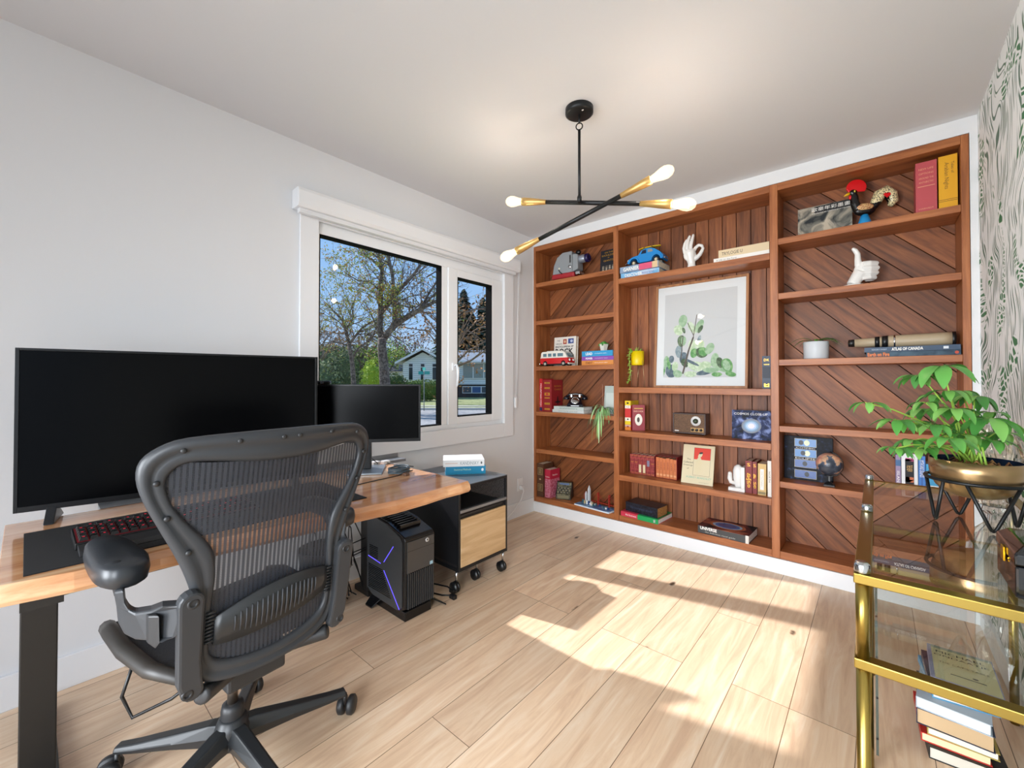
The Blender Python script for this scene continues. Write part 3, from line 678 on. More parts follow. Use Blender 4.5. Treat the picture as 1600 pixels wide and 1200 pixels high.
for lab, c, x, t_, h_, a in (('purple and blue sided paperback leaning at the left of the row behind the plant', '#8f7c9c', 2.402, .02, .215, arts(spine_rect(mat('#2e5c8c', .4), .8, .15, 1), spine_text('ISLANDS', white_ink, .4, .4, .5))),
                             ('thick white book with a colourful black spine panel behind the potted plant', '#dfe0e2', 2.4245, .062, .225, arts(spine_rect(black_ink, .45, .85, .55), spine_rect(mat('#b5306e', .4), .86, .07, .5), spine_rect(mat('#e27a4c', .4), .4, .12, .5), spine_text('THE NEW', mat('#e0b060', .5), .66, .15, .35), spine_text('DESIGNERS', mat('#9fb6c2', .5), .18, .2, .4))),
                             ('medium blue book with small white lettering right of the thick white one', '#3c78c4', 2.489, .026, .218, arts(spine_text('MYTHS AND LEGENDS', white_ink, .7, .4, .6), spine_rect(mat('#1e3f86', .4), .5, 1, .1))),
                             ('blue and white book at the right of the row behind the potted plant', '#3a9ac8', 2.517, .045, .18, arts(spine_rect(mat('#e3e2da', .5), .2, .4, 1), spine_text('ATOMS', mat('#777766', .5), .2, .25, .5)))):
    book('book', lab, c, t_, .13, h_, (x, .045, Z['R5']), 'stand', art=a, tilt=0)

# books in the stack on the cart floor level
gx, gy, gz = 2.46, -1.12, 0.0
# ------------------------------------------------------------------ objects on the shelves
chrome = mat('#c8ccd0', 0.18, metal=1.0, name='chrome'); black_pl = mat('#141517', 0.35, name='black_plastic'); white_cer = mat('#eceae6', 0.22, name='glazed_white')
# vintage slide projector
t = thing('slide_projector', 'vintage grey slide projector with a red base and chrome lens on the top left shelf', 'projector', (0.190, 0.02, Z['L1']), (0, 0, R(4)))
grey_e = mat('#8f9498', 0.4, name='grey_enamel'); red_e = mat('#a3222b', 0.35, name='red_enamel')
b = MB(); b.prism([(0.0, .012, .055), (0.012, .012, .13), (.045, .012, .20), (.10, .012, .235), (.19, .012, .235), (.195, .012, .055)], (0, .10, 0), grey_e)
b.prism([(.195, .012, .055), (.195, .012, .21), (.245, .012, .20), (.25, .012, .075)], (0, .10, 0), grey_e); b.build('housing', t, bevel=.008)
b = MB(); b.box(-.005, .215, .006, .118, .012, .056, red_e); b.build('base', t, bevel=.01)
b = MB(); b.box(.218, .262, .02, .108, .03, .056, chrome); b.build('front_plate', t, bevel=.004)
for x, y in ((.02, .025), (.02, .1), (.24, .03), (.24, .1)):
    b = MB(); b.lathe([(.008, 0), (.008, .014)], black_pl, (x, y, 0) if x > .1 else (x, y, -.001), seg=12); b.build('foot', t)
b = MB(); b.lathe([(.034, .235), (.036, .25), (.034, .29), (.030, .30)], mat('#9ca2ae', .3, metal=.5), (0, .062, .165), 'X', 24); b.build('lens_barrel', t)
b = MB(); b.lathe([(.033, .298), (.036, .302), (.036, .328), (.026, .330), (.024, .318)], mat('#241c4c', .2), (0, .062, .165), 'X', 24); b.build('lens', t)
b = MB(); b.lathe([(.014, -.005), (.016, 0), (.014, .012)], chrome, (.175, 0.008, .10), 'Y', 16); b.lathe([(.009, 0), (.008, .008)], mat('#e8e2d0', .4), (.07, .006, .10), 'Y', 12); b.build('knob', t)
b = MB(); b.box(.172, .182, .008, .014, .135, .20, black_pl); b.tube([(.10, .01, .05), (.085, -.004, .065), (.075, -.01, .085)], .004, black_pl); b.build('lever', t)
b = MB(); b.ball((.215, .085, .235), (.025, .018, .022), black_pl); b.tube([(.195, .085, .225), (.215, .085, .235)], .008, black_pl); b.build('rear_knob', t)

def wheel(parent, x, y, z, r, w, tyre, hub, name='wheel'):
    b = MB(); b.lathe([(r * .55, -w / 2), (r * .95, -w / 2), (r, -w / 2 + .003), (r, w / 2 - .003), (r * .95, w / 2), (r * .55, w / 2)], tyre, (x, y, z), 'Y', 24)
    o = b.build(name, parent)
    b = MB(); b.lathe([(r * .6, -w / 2 - .002), (r * .25, -w / 2 - .004), (.001, -w / 2 - .004), (.001, w / 2 + .002), (r * .6, w / 2 + .001)], hub, (x, y, z), 'Y', 20); b.build('hub_cap', o)
# toy camper van
t = thing('toy_van', 'red and white toy camper van made of bricks in front of the rock encyclopedia', 'toy van', (0.072, 0.006, Z['L3']), (0, 0, 0))
vr = mat('#c5161c', .25); vw = mat('#e9e4da', .25)
b = MB(); b.prism([(.0, .004, .028), (.0, .004, .072), (.285, .004, .072), (.292, .004, .045), (.288, .004, .022), (.265, .004, .022), (.262, .004, .036), (.25, .004, .046), (.235, .004, .046), (.222, .004, .036), (.219, .004, .020), (.076, .004, .020), (.073, .004, .036), (.06, .004, .046), (.045, .004, .046), (.032, .004, .036), (.03, .004, .02), (.008, .004, .02)], (0, .108, 0), vr); b.build('body', t, bevel=.002)
b = MB(); b.prism([(.002, .006, .072), (.010, .006, .118), (.022, .006, .127), (.24, .006, .127), (.258, .006, .115), (.283, .006, .072)], (0, .104, 0), vw)
b.box(.06, .20, .02, .096, .127, .134, vw); b.box(.0, .288, .002, .114, .071, .075, vw); b.build('upper_body', t, bevel=.002)
gl_t = mat('#5d7a86', .12)
for x0, x1 in ((.032, .068), (.085, .12), (.137, .168), (.185, .24)):
    b = MB(); b.box(x0, x1, .0035, .0065, .083, .110, gl_t); b.build('window', t)
b = MB(); b.prism([(.262, .02, .112), (.2845, .02, .078), (.287, .02, .079), (.2645, .02, .113)], (0, .076, 0), gl_t); b.build('windscreen', t)
b = MB(); b.box(-.008, .0, .0, .116, .016, .026, chrome); b.box(.29, .302, .0, .116, .016, .028, vw); b.build('bumper', t, bevel=.002)
b = MB(); b.lathe([(.011, .288), (.01, .296), (.001, .298)], white_cer, (0, .03, .052), 'X', 14); b.lathe([(.011, .288), (.01, .296), (.001, .298)], white_cer, (0, .086, .052), 'X', 14); b.build('headlight', t)
for x in (.053, .243):
    for y in (.012, .104): wheel(t, x, y, .0215, .0215, .018, black_pl, mat('#c9c4b8', .3))
b = MB(); b.box(.02, .24, .012, .104, .012, .03, black_pl); b.build('chassis', t)

# toy beetle car with surfboard
t = thing('toy_car', 'bright blue rounded toy car with a yellow surfboard on its roof rack', 'toy car', (0.875, 0.04, Z['M1'] + .0875), (0, 0, 0))
bl = mat('#1f86cf', .25)
def arc(cx, cz, rx, rz, a0, a1, n): return [(cx + rx * math.cos(R(a0 + (a1 - a0) * i / n)), cz + rz * math.sin(R(a0 + (a1 - a0) * i / n))) for i in range(n + 1)]
low = [(.005, .03), (.02, .058), (.05, .072), (.095, .078)] + [(.12, .108), (.15, .118), (.19, .118), (.225, .105), (.262, .078), (.285, .048), (.288, .026)] + arc(.235, .022, .034, .036, 0, 180, 8)[0:] + [(.195, .018), (.105, .018)] + arc(.062, .022, .034, .036, 0, 180, 8)
b = MB(); b.prism([(x, .006, z) for x, z in low], (0, .104, 0), bl); b.build('body', t, bevel=.003)
for cx in (.062, .235):
    b = MB()
    o_ = arc(cx, .022, .045, .046, 0, 180, 12); i_ = arc(cx, .022, .033, .035, 180, 0, 12)
    b.prism([(x, .0, z) for x, z in o_ + i_], (0, .012, 0), bl); b.prism([(x, .104, z) for x, z in o_ + i_], (0, .012, 0), bl); b.build('fender', t, bevel=.002)
b = MB(); b.prism([(.118, .0045, .082), (.132, .0045, .106), (.16, .0045, .109), (.16, .0045, .082)], (0, .002, 0), mat('#12233c', .1)); b.build('window', t)
b = MB(); b.prism([(.172, .0045, .086), (.172, .0045, .109), (.2, .0045, .107), (.212, .0045, .092), (.205, .0045, .086)], (0, .002, 0), mat('#8a8f8c', .2)); b.build('window', t)
b = MB(); b.prism([(.097, .018, .082), (.119, .018, .107), (.117, .018, .109), (.095, .018, .083)], (0, .08, 0), mat('#20354c', .1)); b.build('windscreen', t)
for x in (.062, .235):
    for y in (.012, .1): wheel(t, x, y, .0225, .0225, .016, black_pl, mat('#d9cdb0', .3))
b = MB()
for x in (.14, .2): b.tube([(x, .01, .105), (x, .012, .128), (x, .104, .128), (x, .106, .105)], .0025, chrome, 6)
b.build('roof_rack', t)
b = MB(); b.prism([(.08, .052, .131), (.11, .036, .131), (.2, .032, .131), (.245, .044, .131), (.252, .056, .131), (.245, .07, .131), (.2, .08, .131), (.11, .074, .131)], (0, 0, .007), mat('#dcb416', .3)); b.build('surfboard', t, bevel=.002)
b = MB(); b.tube([(-.004, .008, .028), (-.008, .03, .026), (-.008, .086, .026), (-.004, .108, .028)], .004, chrome); b.tube([(.294, .008, .028), (.298, .03, .026), (.298, .086, .026), (.294, .108, .028)], .004, chrome); b.build('bumper', t)
b = MB(); b.ball((.012, .02, .05), (.006, .010, .010), white_cer, 10, 8); b.ball((.012, .094, .05), (.006, .010, .010), white_cer, 10, 8); b.build('headlight', t)

# ok hand sculpture
def finger(b, pts, r, m): b.tube(pts, r, m, 10); b.ball(pts[-1], r[-1], m, 10, 8)
t = thing('hand_sculpture', 'white ceramic hand making an ok sign on a round foot, top middle shelf', 'hand sculpture', (1.345, 0.10, Z['M1']), (0, 0, R(30)))
b = MB(); w = white_cer
b.tube([(0, 0, .01), (0, 0, .045), (-.006, 0, .08), (-.012, 0, .12), (-.014, 0, .14)], [.030, .025, .030, .037, .033], w, 16)
b.ball((-.012, -.002, .105), (.044, .021, .045), w)
finger(b, [(-.045, 0, .12), (-.052, -.004, .155), (-.046, -.008, .187), (-.036, -.010, .208)], [.012, .0115, .010, .0085], w)
finger(b, [(-.028, 0, .13), (-.03, -.004, .175), (-.022, -.006, .215), (-.014, -.008, .236)], [.0125, .012, .011, .009], w)
finger(b, [(-.008, 0, .13), (-.004, 0, .175), (.006, 0, .22), (.012, 0, .246)], [.0125, .012, .011, .009], w)
finger(b, [(.012, 0, .125), (.026, 0, .155), (.046, -.006, .172), (.066, -.014, .165), (.072, -.022, .140)], [.0125, .0125, .012, .011, .010], w)
finger(b, [(.008, -.004, .07), (.032, -.014, .082), (.050, -.022, .100), (.062, -.026, .122), (.070, -.026, .142)], [.018, .016, .014, .0125, .010], w)
b.build('hand', t, mods=remesh(.0032, 3))
b = MB(); b.lathe([(.001, 0), (.046, 0), (.048, .006), (.044, .013), (.030, .018), (.001, .02)], w, seg=32); b.build('foot', t)

# thumbs up sculpture
t = thing('hand_sculpture', 'white ceramic thumbs-up fist standing alone on the second right shelf', 'hand sculpture', (2.275, 0.10, Z['R2']), (0, 0, R(28)))
b = MB()
b.tube([(-.05, 0, .012), (-.035, 0, .04), (-.012, 0, .075)], [.030, .031, .036], w, 16)
b.ball((-.002, 0, .088), (.042, .026, .048), w)
finger(b, [(-.02, 0, .12), (-.024, 0, .155), (-.024, 0, .185), (-.036, 0, .207), (-.044, 0, .214)], [.019, .0155, .014, .0125, .010], w)
for i in range(4):
    z = .124 - i * .0265; s = (.0142, .0146, .0142, .0130)[i]; ex = (.056, .060, .056, .048)[i]
    finger(b, [(-.01, -.02, z), (.02, -.028, z + .001), (ex, -.018, z), (ex + .004, .004, z - .002), (ex - .022, .016, z - .003)], [s, s, s, s * .95, s * .85], w)
b.build('hand', t, mods=remesh(.0032, 2))
b = MB(); b.lathe([(.001, 0), (.055, 0), (.054, .008), (.03, .014), (.001, .015)], w, (-.045, 0, 0), seg=28); b.build('foot', t)

# framed cactus picture
t = thing('framed_picture', 'large framed photograph of a green prickly pear cactus leaning in the middle bay', 'picture', (1.052, 0.130, Z['M2']), (R(-4.5), 0, 0))
fw = wood('picture_frame_oak', '#8a5a36', '#a8744a', '#c08c5e', 'Z', .5)
W_, H_ = 0.635, 0.775
b = MB()
for a in ((0, .016, 0, H_), (W_ - .016, W_, 0, H_), (.016, W_ - .016, 0, .016), (.016, W_ - .016, H_ - .016, H_)): b.box(a[0], a[1], 0, .024, a[2], a[3], fw)
b.build('frame', t, bevel=.001)
b = MB(); b.box(.016, W_ - .016, .010, .020, .016, H_ - .016, mat('#dcdfe0', .8)); b.build('mount', t)
b = MB(); ax0, az0, aw, ah = .070, .075, .495, .625
A = lambda x, y: (ax0 + (x - 165) / 645 * aw, az0 + (1035 - y) / 805 * ah)
put_rect(b, (ax0 + aw / 2, .0095, az0 + ah / 2), (1, 0, 0), (0, 0, 1), aw, ah, mat('#c6c8c9', .7))
cl = {'p': '#8fb08d', 'l': '#b0c8a2', 'd': '#43583f', 'g': '#5c9457', 's': '#4d5f6b', 'b': '#7a8d94'}
pads = [(240, 975, 110, 130, 0, 's'), (160, 980, 40, 100, 10, 'g'), (185, 890, 50, 130, 10, 'p'), (215, 900, 36, 120, -8, 'g'), (240, 860, 50, 70, 0, 's'), (420, 1005, 120, 55, 0, 'l'), (300, 1000, 90, 70, 20, 'p'),
        (310, 790, 70, 120, 0, 'b'), (350, 850, 70, 110, 10, 's'), (365, 900, 60, 90, -30, 'd'), (330, 690, 74, 110, 0, 'd'), (350, 690, 50, 90, 0, 'p'), (340, 500, 80, 120, 5, 'p'), (300, 585, 84, 105, -25, 'l'), (350, 590, 28, 60, -20, 'd'),
        (425, 570, 56, 130, -28, 'l'), (490, 560, 60, 130, 28, 'p'), (500, 590, 36, 80, 28, 'd'), (490, 690, 30, 90, 15, 'b'), (430, 740, 70, 120, 0, 'l'), (500, 735, 80, 90, 0, 'l'), (450, 810, 70, 90, 20, 'g'), (515, 810, 110, 90, 30, 'd'), (530, 800, 90, 80, 30, 'g'), (585, 775, 70, 110, 25, 'p'),
        (480, 935, 180, 90, 15, 'l'), (430, 895, 150, 26, 28, 's'), (560, 920, 90, 60, 15, 'l'), (560, 985, 180, 50, -15, 's'), (600, 970, 140, 50, 0, 'p'), (700, 960, 160, 50, 20, 'p'), (630, 880, 66, 130, 8, 'p'), (675, 905, 56, 100, -14, 'd'), (735, 930, 90, 130, -22, 'g'), (730, 930, 60, 100, -22, 'p'), (765, 1008, 90, 44, 12, 'g'), (650, 1010, 90, 40, 0, 'g'), (275, 930, 60, 90, 10, 'l')]
padm = {k_: speckle('cactus_' + k_, v_, {'p': '#a8c2a2', 'l': '#cfdcc4', 'd': '#6a7f62', 'g': '#8ab47c', 's': '#6f8088', 'b': '#a3b1b5'}[k_], 55, .8, .42, .6) for k_, v_ in cl.items()}
for k, (x, y, w2, h2, an, c) in enumerate(pads):
    X_, Z_ = A(x, y); ca, sa = math.cos(R(-an)), math.sin(R(-an))
    fx, fz = w2 / 645 * aw, h2 / 805 * ah
    n = 18; pts = []
    for i in range(n):
        a = 2 * math.pi * i / n; px, pz = fx / 2 * math.cos(a) * (1 + .12 * math.sin(a)), fz / 2 * math.sin(a)
        qx, qz = X_ + px * ca - pz * sa, Z_ + px * sa + pz * ca
        pts.append((min(max(qx, ax0), ax0 + aw), .0094 - k * .00004, min(max(qz, az0), az0 + ah)))
    b.poly(pts, padm[c])
for (xa, ya), (xb, yb), wd in (((350, 1000), (400, 780), 16), ((400, 780), (440, 660), 14), ((440, 660), (468, 450), 6), ((330, 860), (345, 640), 8), ((385, 520), (440, 640), 6)):
    x1_, z1_ = A(xa, ya); x2_, z2_ = A(xb, yb); d = Vector((x2_ - x1_, 0, z2_ - z1_)); put_rect(b, ((x1_ + x2_) / 2, .0077, (z1_ + z2_) / 2), d.cross(Vector((0, 1, 0))), d, wd / 645 * aw, d.length, mat('#5b5149', .7))
b.build('print', t, recalc=False)
b = MB(); b.box(.016, W_ - .016, .004, .0055, .016, H_ - .016, glass_mat('picture_glass', (1, 1, 1, 1), .05)); b.build('glazing', t)
b = MB(); b.box(.01, W_ - .01, .0205, .0235, .01, H_ - .01, mat('#7a5a3a', .8)); b.build('backing', t)

# yellow pot on a wire stand with trailing succulent
t = thing('potted_plant', 'bright yellow pot with a trailing green succulent on thin wire legs', 'potted plant', (0.935, 0.11, Z['M2']))
py = mat('#e2c200', .35, name='yellow_glaze')
b = MB(); b.lathe([(.001, .170), (.044, .170), (.047, .176), (.050, .278), (.046, .278), (.044, .255), (.001, .255)], py, seg=28); b.build('pot', t)
b = MB(); b.lathe([(.043, .256), (.02, .262), (.001, .264)], mat('#3b2a1c', .9), seg=16); b.build('soil', t)
for k in range(3):
    a = R(90 + 120 * k + 12); b = MB()
    b.tube([(.05 * math.cos(a), .05 * math.sin(a), .20), (.058 * math.cos(a + .3), .058 * math.sin(a + .3), .0015)], .0016, mat('#c9b28a', .3, metal=.8), 6)
    b.build('leg', t)
gs = mat('#7aa83a', .5, name='succulent_green'); gs2 = mat('#9cc050', .5)
b = MB(); rnd = random.Random(3)
def needle(b, p, d, l, r, m):
    p, d = Vector(p), Vector(d).normalized(); b.tube([p, p + d * l * .6, p + d * l], [r, r * .8, r * .1], m, 5)
path = [Vector((-.012, -.03, .262)), Vector((-.028, -.05, .29)), Vector((-.038, -.062, .26)), Vector((-.036, -.066, .19)), Vector((-.026, -.066, .12)), Vector((-.038, -.064, .06)), Vector((-.046, -.06, .035))]
b.tube(path, .0025, gs2, 6)
for i in range(len(path) - 1):
    for k in range(12):
        p = path[i].lerp(path[i + 1], k / 12); a = rnd.uniform(0, 6.28)
        needle(b, p, (math.cos(a), math.sin(a), rnd.uniform(-.9, .1)), rnd.uniform(.016, .026), .0022, rnd.choice([gs, gs2]))
for k in range(22):
    a = rnd.uniform(0, 6.28); needle(b, (-.01 + .02 * math.cos(a), -.01 + .02 * math.sin(a), .262), (math.cos(a), math.sin(a), 1.2), rnd.uniform(.03, .06), .0026, rnd.choice([gs, gs2]))
b.build('foliage', t)

# small succulent on the coloured paperbacks
t = thing('succulent', 'small green succulent in a tapered white faceted pot on the stacked paperbacks', 'succulent', (0.635, 0.13, Z['L3'] + .1175))
b = MB(); b.lathe([(.001, 0), (.028, 0), (.04, .055), (.036, .055), (.034, .045), (.001, .045)], mat('#d8d4c8', .5), seg=6, smooth=False); b.build('pot', t)
b = MB()
for k in range(26):
    a = k * 2.4; r_ = .006 + .028 * (k / 26); h_ = .066 - .020 * (k / 26)
    Tm = Matrix.Rotation(a, 4, 'Z') @ Matrix.Rotation(R(20 + 45 * k / 26), 4, 'Y')
    b.ball((r_ * math.cos(a), r_ * math.sin(a), h_), (.007, .009, .016), mat('#3f8f3a' if k % 2 else '#5fae4a', .5), 8, 6, T=Tm)
b.build('rosette', t)

# rotary telephone
t = thing('telephone', 'glossy black rotary telephone standing on two magazines', 'telephone', (0.372, 0.112, Z['L4'] + .0535), (0, 0, R(28)))
bk = mat('#0d111b', .12, name='bakelite', coat=.5)
b = MB()
b.rings([[Vector((sx * (w_ / 2), sy * (d_ / 2) + yo, z)) for sx, sy in ((-1, -1), (-.5, -1.12), (.5, -1.12), (1, -1), (1.05, 0), (1, 1), (-1, 1), (-1.05, 0))] for w_, d_, yo, z in ((.135, .115, 0, 0), (.135, .115, 0, .015), (.115, .095, .008, .035), (.085, .065, .02, .065), (.070, .045, .026, .082))], bk, smooth=False)
b.build('body', t, bevel=.004)
Tm = Matrix.Translation((0, -.028, .047)) @ Matrix.Rotation(R(52), 4, 'X')
b = MB(); b.lathe([(.001, .004), (.036, .004), (.036, .010), (.026, .012), (.001, .013)], chrome, T=Tm, seg=28); b.build('dial', t)
b = MB()
for k in range(10):
    a = R(k * 30 + 20); c = Tm @ Vector((.030 * math.cos(a), .030 * math.sin(a), .0105)); b.ball(c, .0042, white_cer, 8, 6)
b.build('dial_ring', t)
b = MB()
b.tube([(-.075, .03, .085), (-.05, .03, .100), (0, .03, .106), (.05, .03, .100), (.075, .03, .085)], [.011, .010, .009, .010, .011], bk, 12)
for s in (-1, 1): b.lathe([(.001, 0), (.026, 0), (.028, .012), (.020, .026), (.008, .034)], bk, (s * .078, .03, .057), seg=20)
b.build('handset', t)
b = MB()
for s in (-1, 1): b.box(s * .035 - .004, s * .035 + .004, .018, .042, .078, .100, chrome)
b.build('cradle', t)

# spider plant hanging over the shelf edge
t = thing('spider_plant', 'drooping pale green spider plant in a small pot hanging over the shelf edge', 'spider plant', (0.668, 0.06, Z['L4']))
b = MB(); b.lathe([(.001, 0), (.028, 0), (.034, .05), (.031, .05), (.030, .042), (.001, .042)], mat('#9a4a30', .7), seg=20); b.build('pot', t)
rnd = random.Random(11)
def strap(b, p0, d, length, width, droop, m, n=8):
    p = Vector(p0); d = Vector(d).normalized(); L = []; side = d.cross(Vector((0, 0, 1)))
    side = side.normalized() if side.length > .01 else Vector((1, 0, 0))
    for i in range(n + 1):
        L.append((p.copy(), width * math.sin(math.pi * min(.97, (i + .8) / (n + 1.2)))))
        d = (d + Vector((0, 0, -droop))).normalized(); p = p + d * (length / n)
    vs = []; 
    for p, w_ in L: vs += [p - side * w_, p + Vector((0, 0, -w_ * .3)), p + side * w_]
    f = []
    for i in range(n): f += [(i * 3, i * 3 + 1, i * 3 + 4, i * 3 + 3), (i * 3 + 1, i * 3 + 2, i * 3 + 5, i * 3 + 4)]
    b.add(vs, f, m, smooth=True)
b = MB()
for k in range(34):
    a = R(rnd.uniform(195, 345)) if k < 22 else R(rnd.uniform(150, 390)); up = rnd.uniform(.5, 2.2)
    strap(b, (0.01 * math.cos(a), .01 * math.sin(a), .045), (math.cos(a), math.sin(a) * .8, up), rnd.uniform(.10, .26), .0045, rnd.uniform(.35, .6), mat(rnd.choice(['#7fae6a', '#a6c990', '#8fbf7c', '#5f9468']), .5))
for k in range(9):
    strap(b, (rnd.uniform(-.012, .02), -.068, .03), (rnd.uniform(-.25, .3), -.25, -.3), rnd.uniform(.16, .26), .0055, .5, mat(rnd.choice(['#7fae6a', '#a6c990', '#8cc070']), .5))
b.build('leaves', t)
b = MB(); b.tube([(0, 0, .045), (-.004, -.004, .15), (-.006, -.004, .245)], .0016, mat('#b98a78', .6), 6); b.build('flower_stalk', t)

# radio
t = thing('radio', 'retro walnut cased tabletop radio with a round white dial', 'radio', (1.202, 0.115, Z['M3']))
b = MB()
wal = wood('walnut_case', '#2c1d15', '#43302a', '#5a4238', 'X', .4)
for a in ((0, .226, .006, .014), (0, .226, .142, .150), (0, .008, .014, .142), (.218, .226, .014, .142)): b.box(a[0], a[1], 0, .095, a[2], a[3], wal)
b.box(.008, .218, .08, .094, .014, .142, wal); b.build('case', t, bevel=.0012)
b = MB(); b.box(.008, .218, .005, .079, .014, .142, speckle('radio_grille', '#4e3626', '#7b5b40', 240, .7)); b.build('grille', t)
b = MB(); b.lathe([(.034, 0), (.034, .003), (.001, .004)], white_cer, (.160, .0015, .098), 'Y', 32); b.lathe([(.016, -.012), (.018, 0), (.001, 0.001)], mat('#47503a', .4), (.160, .001, .098), 'Y', 24); b.lathe([(.001, -.0121), (.016, -.012)], mat('#47503a', .4), (.160, .001, .098), 'Y', 24); b.build('dial', t)
b = MB(); b.box(.125, .212, .003, .0052, .022, .050, mat('#9c7a4c', .4, metal=.5)); b.build('control_plate', t)
for x in (.14, .168, .196):
    b = MB(); b.lathe([(.001, -.012), (.008, -.012), (.009, 0), (.009, .004)], black_pl, (x, .001, .036), 'Y', 16); b.build('knob', t)
b = MB(); b.box(.012, .042, .003, .0052, .020, .026, white_cer); b.build('badge', t)
for x in (.02, .206):
    for y in (.015, .08):
        b = MB(); b.lathe([(.006, 0), (.007, .007)], black_pl, (x, y, 0), seg=10); b.build('foot', t)

# cactus bookend
t = thing('bookend', 'white cactus shaped bookend standing left of the dark red hardbacks', 'bookend', (1.585, 0.05, Z['M4']))
b = MB(); b.box(0, .098, 0, .095, 0, .022, white_cer); b.box(.076, .0975, 0, .095, .022, .160, white_cer); b.build('stand', t, bevel=.003)
b = MB()
rr = []
for z, r_ in ((.018, .016), (.04, .024), (.08, .030), (.13, .030), (.155, .022), (.168, .006)): rr.append([(.052 + (r_ + .0025 * (i % 2)) * math.cos(2 * math.pi * i / 20), .045 + (r_ + .0025 * (i % 2)) * math.sin(2 * math.pi * i / 20), z) for i in range(20)])
b.rings(rr, white_cer)
b.tube([(.035, .035, .045), (.010, .03, .052), (.004, .028, .075), (.005, .028, .105)], [.012, .013, .015, .012], white_cer, 12); b.ball((.005, .028, .107), .012, white_cer, 12, 8)
b.build('cactus', t)

# cash register ornament
t = thing('cash_register', 'small old fashioned metal cash register ornament on the bottom left shelf', 'cash register', (0.216, 0.045, Z['B']), (0, 0, R(20)))
cgm = speckle('register_metal', '#3c3a30', '#757058', 60, .4, metal=.5)
b = MB(); b.prism([(0, 0, 0), (0, 0, .045), (0, .012, .05), (0, .035, .085), (0, .05, .112), (0, .055, .135), (0, .085, .138), (0, .095, .10), (0, .095, 0)], (.125, 0, 0), cgm)
b.build('body', t, bevel=.003)
b = MB(); b.prism([(-.003, .0, 0), (-.003, 0, .048), (-.003, .035, .088), (-.003, .053, .14), (-.003, .09, .14), (-.003, .1, 0)], (.003, 0, 0), mat('#1c1c1a', .4)); b.prism([(.125, .0, 0), (.125, 0, .048), (.125, .035, .088), (.125, .053, .14), (.125, .09, .14), (.125, .1, 0)], (.003, 0, 0), mat('#1c1c1a', .4)); b.build('side_plate', t)
b = MB()
for r_ in range(3):
    for c in range(8): b.lathe([(.001, .006), (.0045, .005), (.0045, 0)], mat('#26344c' if (r_ + c) % 2 else '#b5ad96', .3), (.014 + c * .014, .014 + r_ * .011, .055 + r_ * .016), seg=8)
b.build('keys', t)
b = MB(); b.box(.012, .113, -.003, 0, .008, .036, mat('#8a8468', .35, metal=.6)); b.build('drawer', t, bevel=.001)
b = MB(); b.box(.02, .105, .05, .054, .115, .130, mat('#5a6f96', .3)); b.build('display', t)

# city skyline model
t = thing('skyline_model', 'tiny city skyline of white towers and a red suspension bridge on a blue base', 'model', (0.430, 0.0, Z['B']), (0, 0, R(-6)))
b = MB(); b.box(0, .335, .0, .13, 0, .010, mat('#dfe6ee', .4)); b.box(.004, .331, .004, .126, .010, .013, speckle('harbour_blue', '#2f5c8f', '#7fa8cf', 26, .3)); b.build('base', t)
b = MB(); tow = mat('#c9ccd0', .3)
for x, y, s, h_ in ((.085, .09, .009, .16), (.062, .08, .007, .11), (.04, .1, .010, .10)):
    b.box(x - s, x + s, y - s, y + s, .013, h_ * .8, tow if x > .05 else mat('#8a4a44', .4)); b.rings([[(x - s, y - s, h_ * .8), (x + s, y - s, h_ * .8), (x + s, y + s, h_ * .8), (x - s, y + s, h_ * .8)], [(x - .0015, y - .0015, h_), (x + .0015, y - .0015, h_), (x + .0015, y + .0015, h_), (x - .0015, y + .0015, h_)]], tow if x > .05 else mat('#8a4a44', .4), smooth=False)
b.build('tower', t)
b = MB(); rnd = random.Random(5)
for k in range(22):
    x = rnd.uniform(.03, .30); y = rnd.uniform(.05, .09); b.box(x - .006, x + .006, y - .005, y + .005, .013, .013 + rnd.uniform(.008, .03 if x < .15 else .014), mat(rnd.choice(['#3f6a70', '#e8e8e4', '#28486a', '#c9b48a', '#1d3f7a']), .4))
b.build('low_buildings', t)
b = MB(); rd = mat('#a83226', .4)
for x in (.165, .27):
    for y in (.098, .112): b.box(x - .003, x + .003, y - .002, y + .002, .013, .115, rd)
    for z in (.05, .07, .09, .11): b.box(x - .003, x + .003, .098, .112, z - .002, z + .002, rd)
b.box(.10, .33, .097, .113, .034, .038, rd)
for y in (.098, .112):
    b.tube([(.10, y, .04), (.165, y, .113), (.19, y, .072), (.2175, y, .052), (.245, y, .072), (.27, y, .113), (.33, y, .045)], .0012, rd, 5)
b.build('bridge', t)

# rooster
t = thing('rooster_figurine', 'painted rooster figurine with a big red comb and patterned tail on a blue foot', 'rooster figurine', (2.285, 0.115, Z['R1']), (0, 0, R(24)))
rb = mat('#0e0d0f', .25); rr_ = mat('#d8121a', .3)
b = MB(); b.lathe([(.001, 0), (.034, 0), (.03, .03), (.016, .075), (.001, .078)], mat('#1f8fd0', .3), seg=24); b.build('foot', t)
b = MB(); b.ball((.0, 0, .105), (.055, .024, .036), rb); b.tube([(-.03, 0, .11), (-.045, 0, .145), (-.048, 0, .185), (-.052, 0, .205)], [.026, .022, .019, .015], rb, 14); b.ball((-.054, 0, .208), (.021, .017, .018), rb)
b.tube([(.04, 0, .115), (.055, 0, .14), (.07, 0, .175), (.098, 0, .19), (.122, 0, .17), (.13, 0, .135), (.118, 0, .115)], [.02, .024, .028, .030, .028, .022, .012], speckle('folk_pattern', '#23262e', '#e6e0cc', 120, .3, .25, .5, voro=True), 16)
b.build('body', t, mods=remesh(.004, 2))
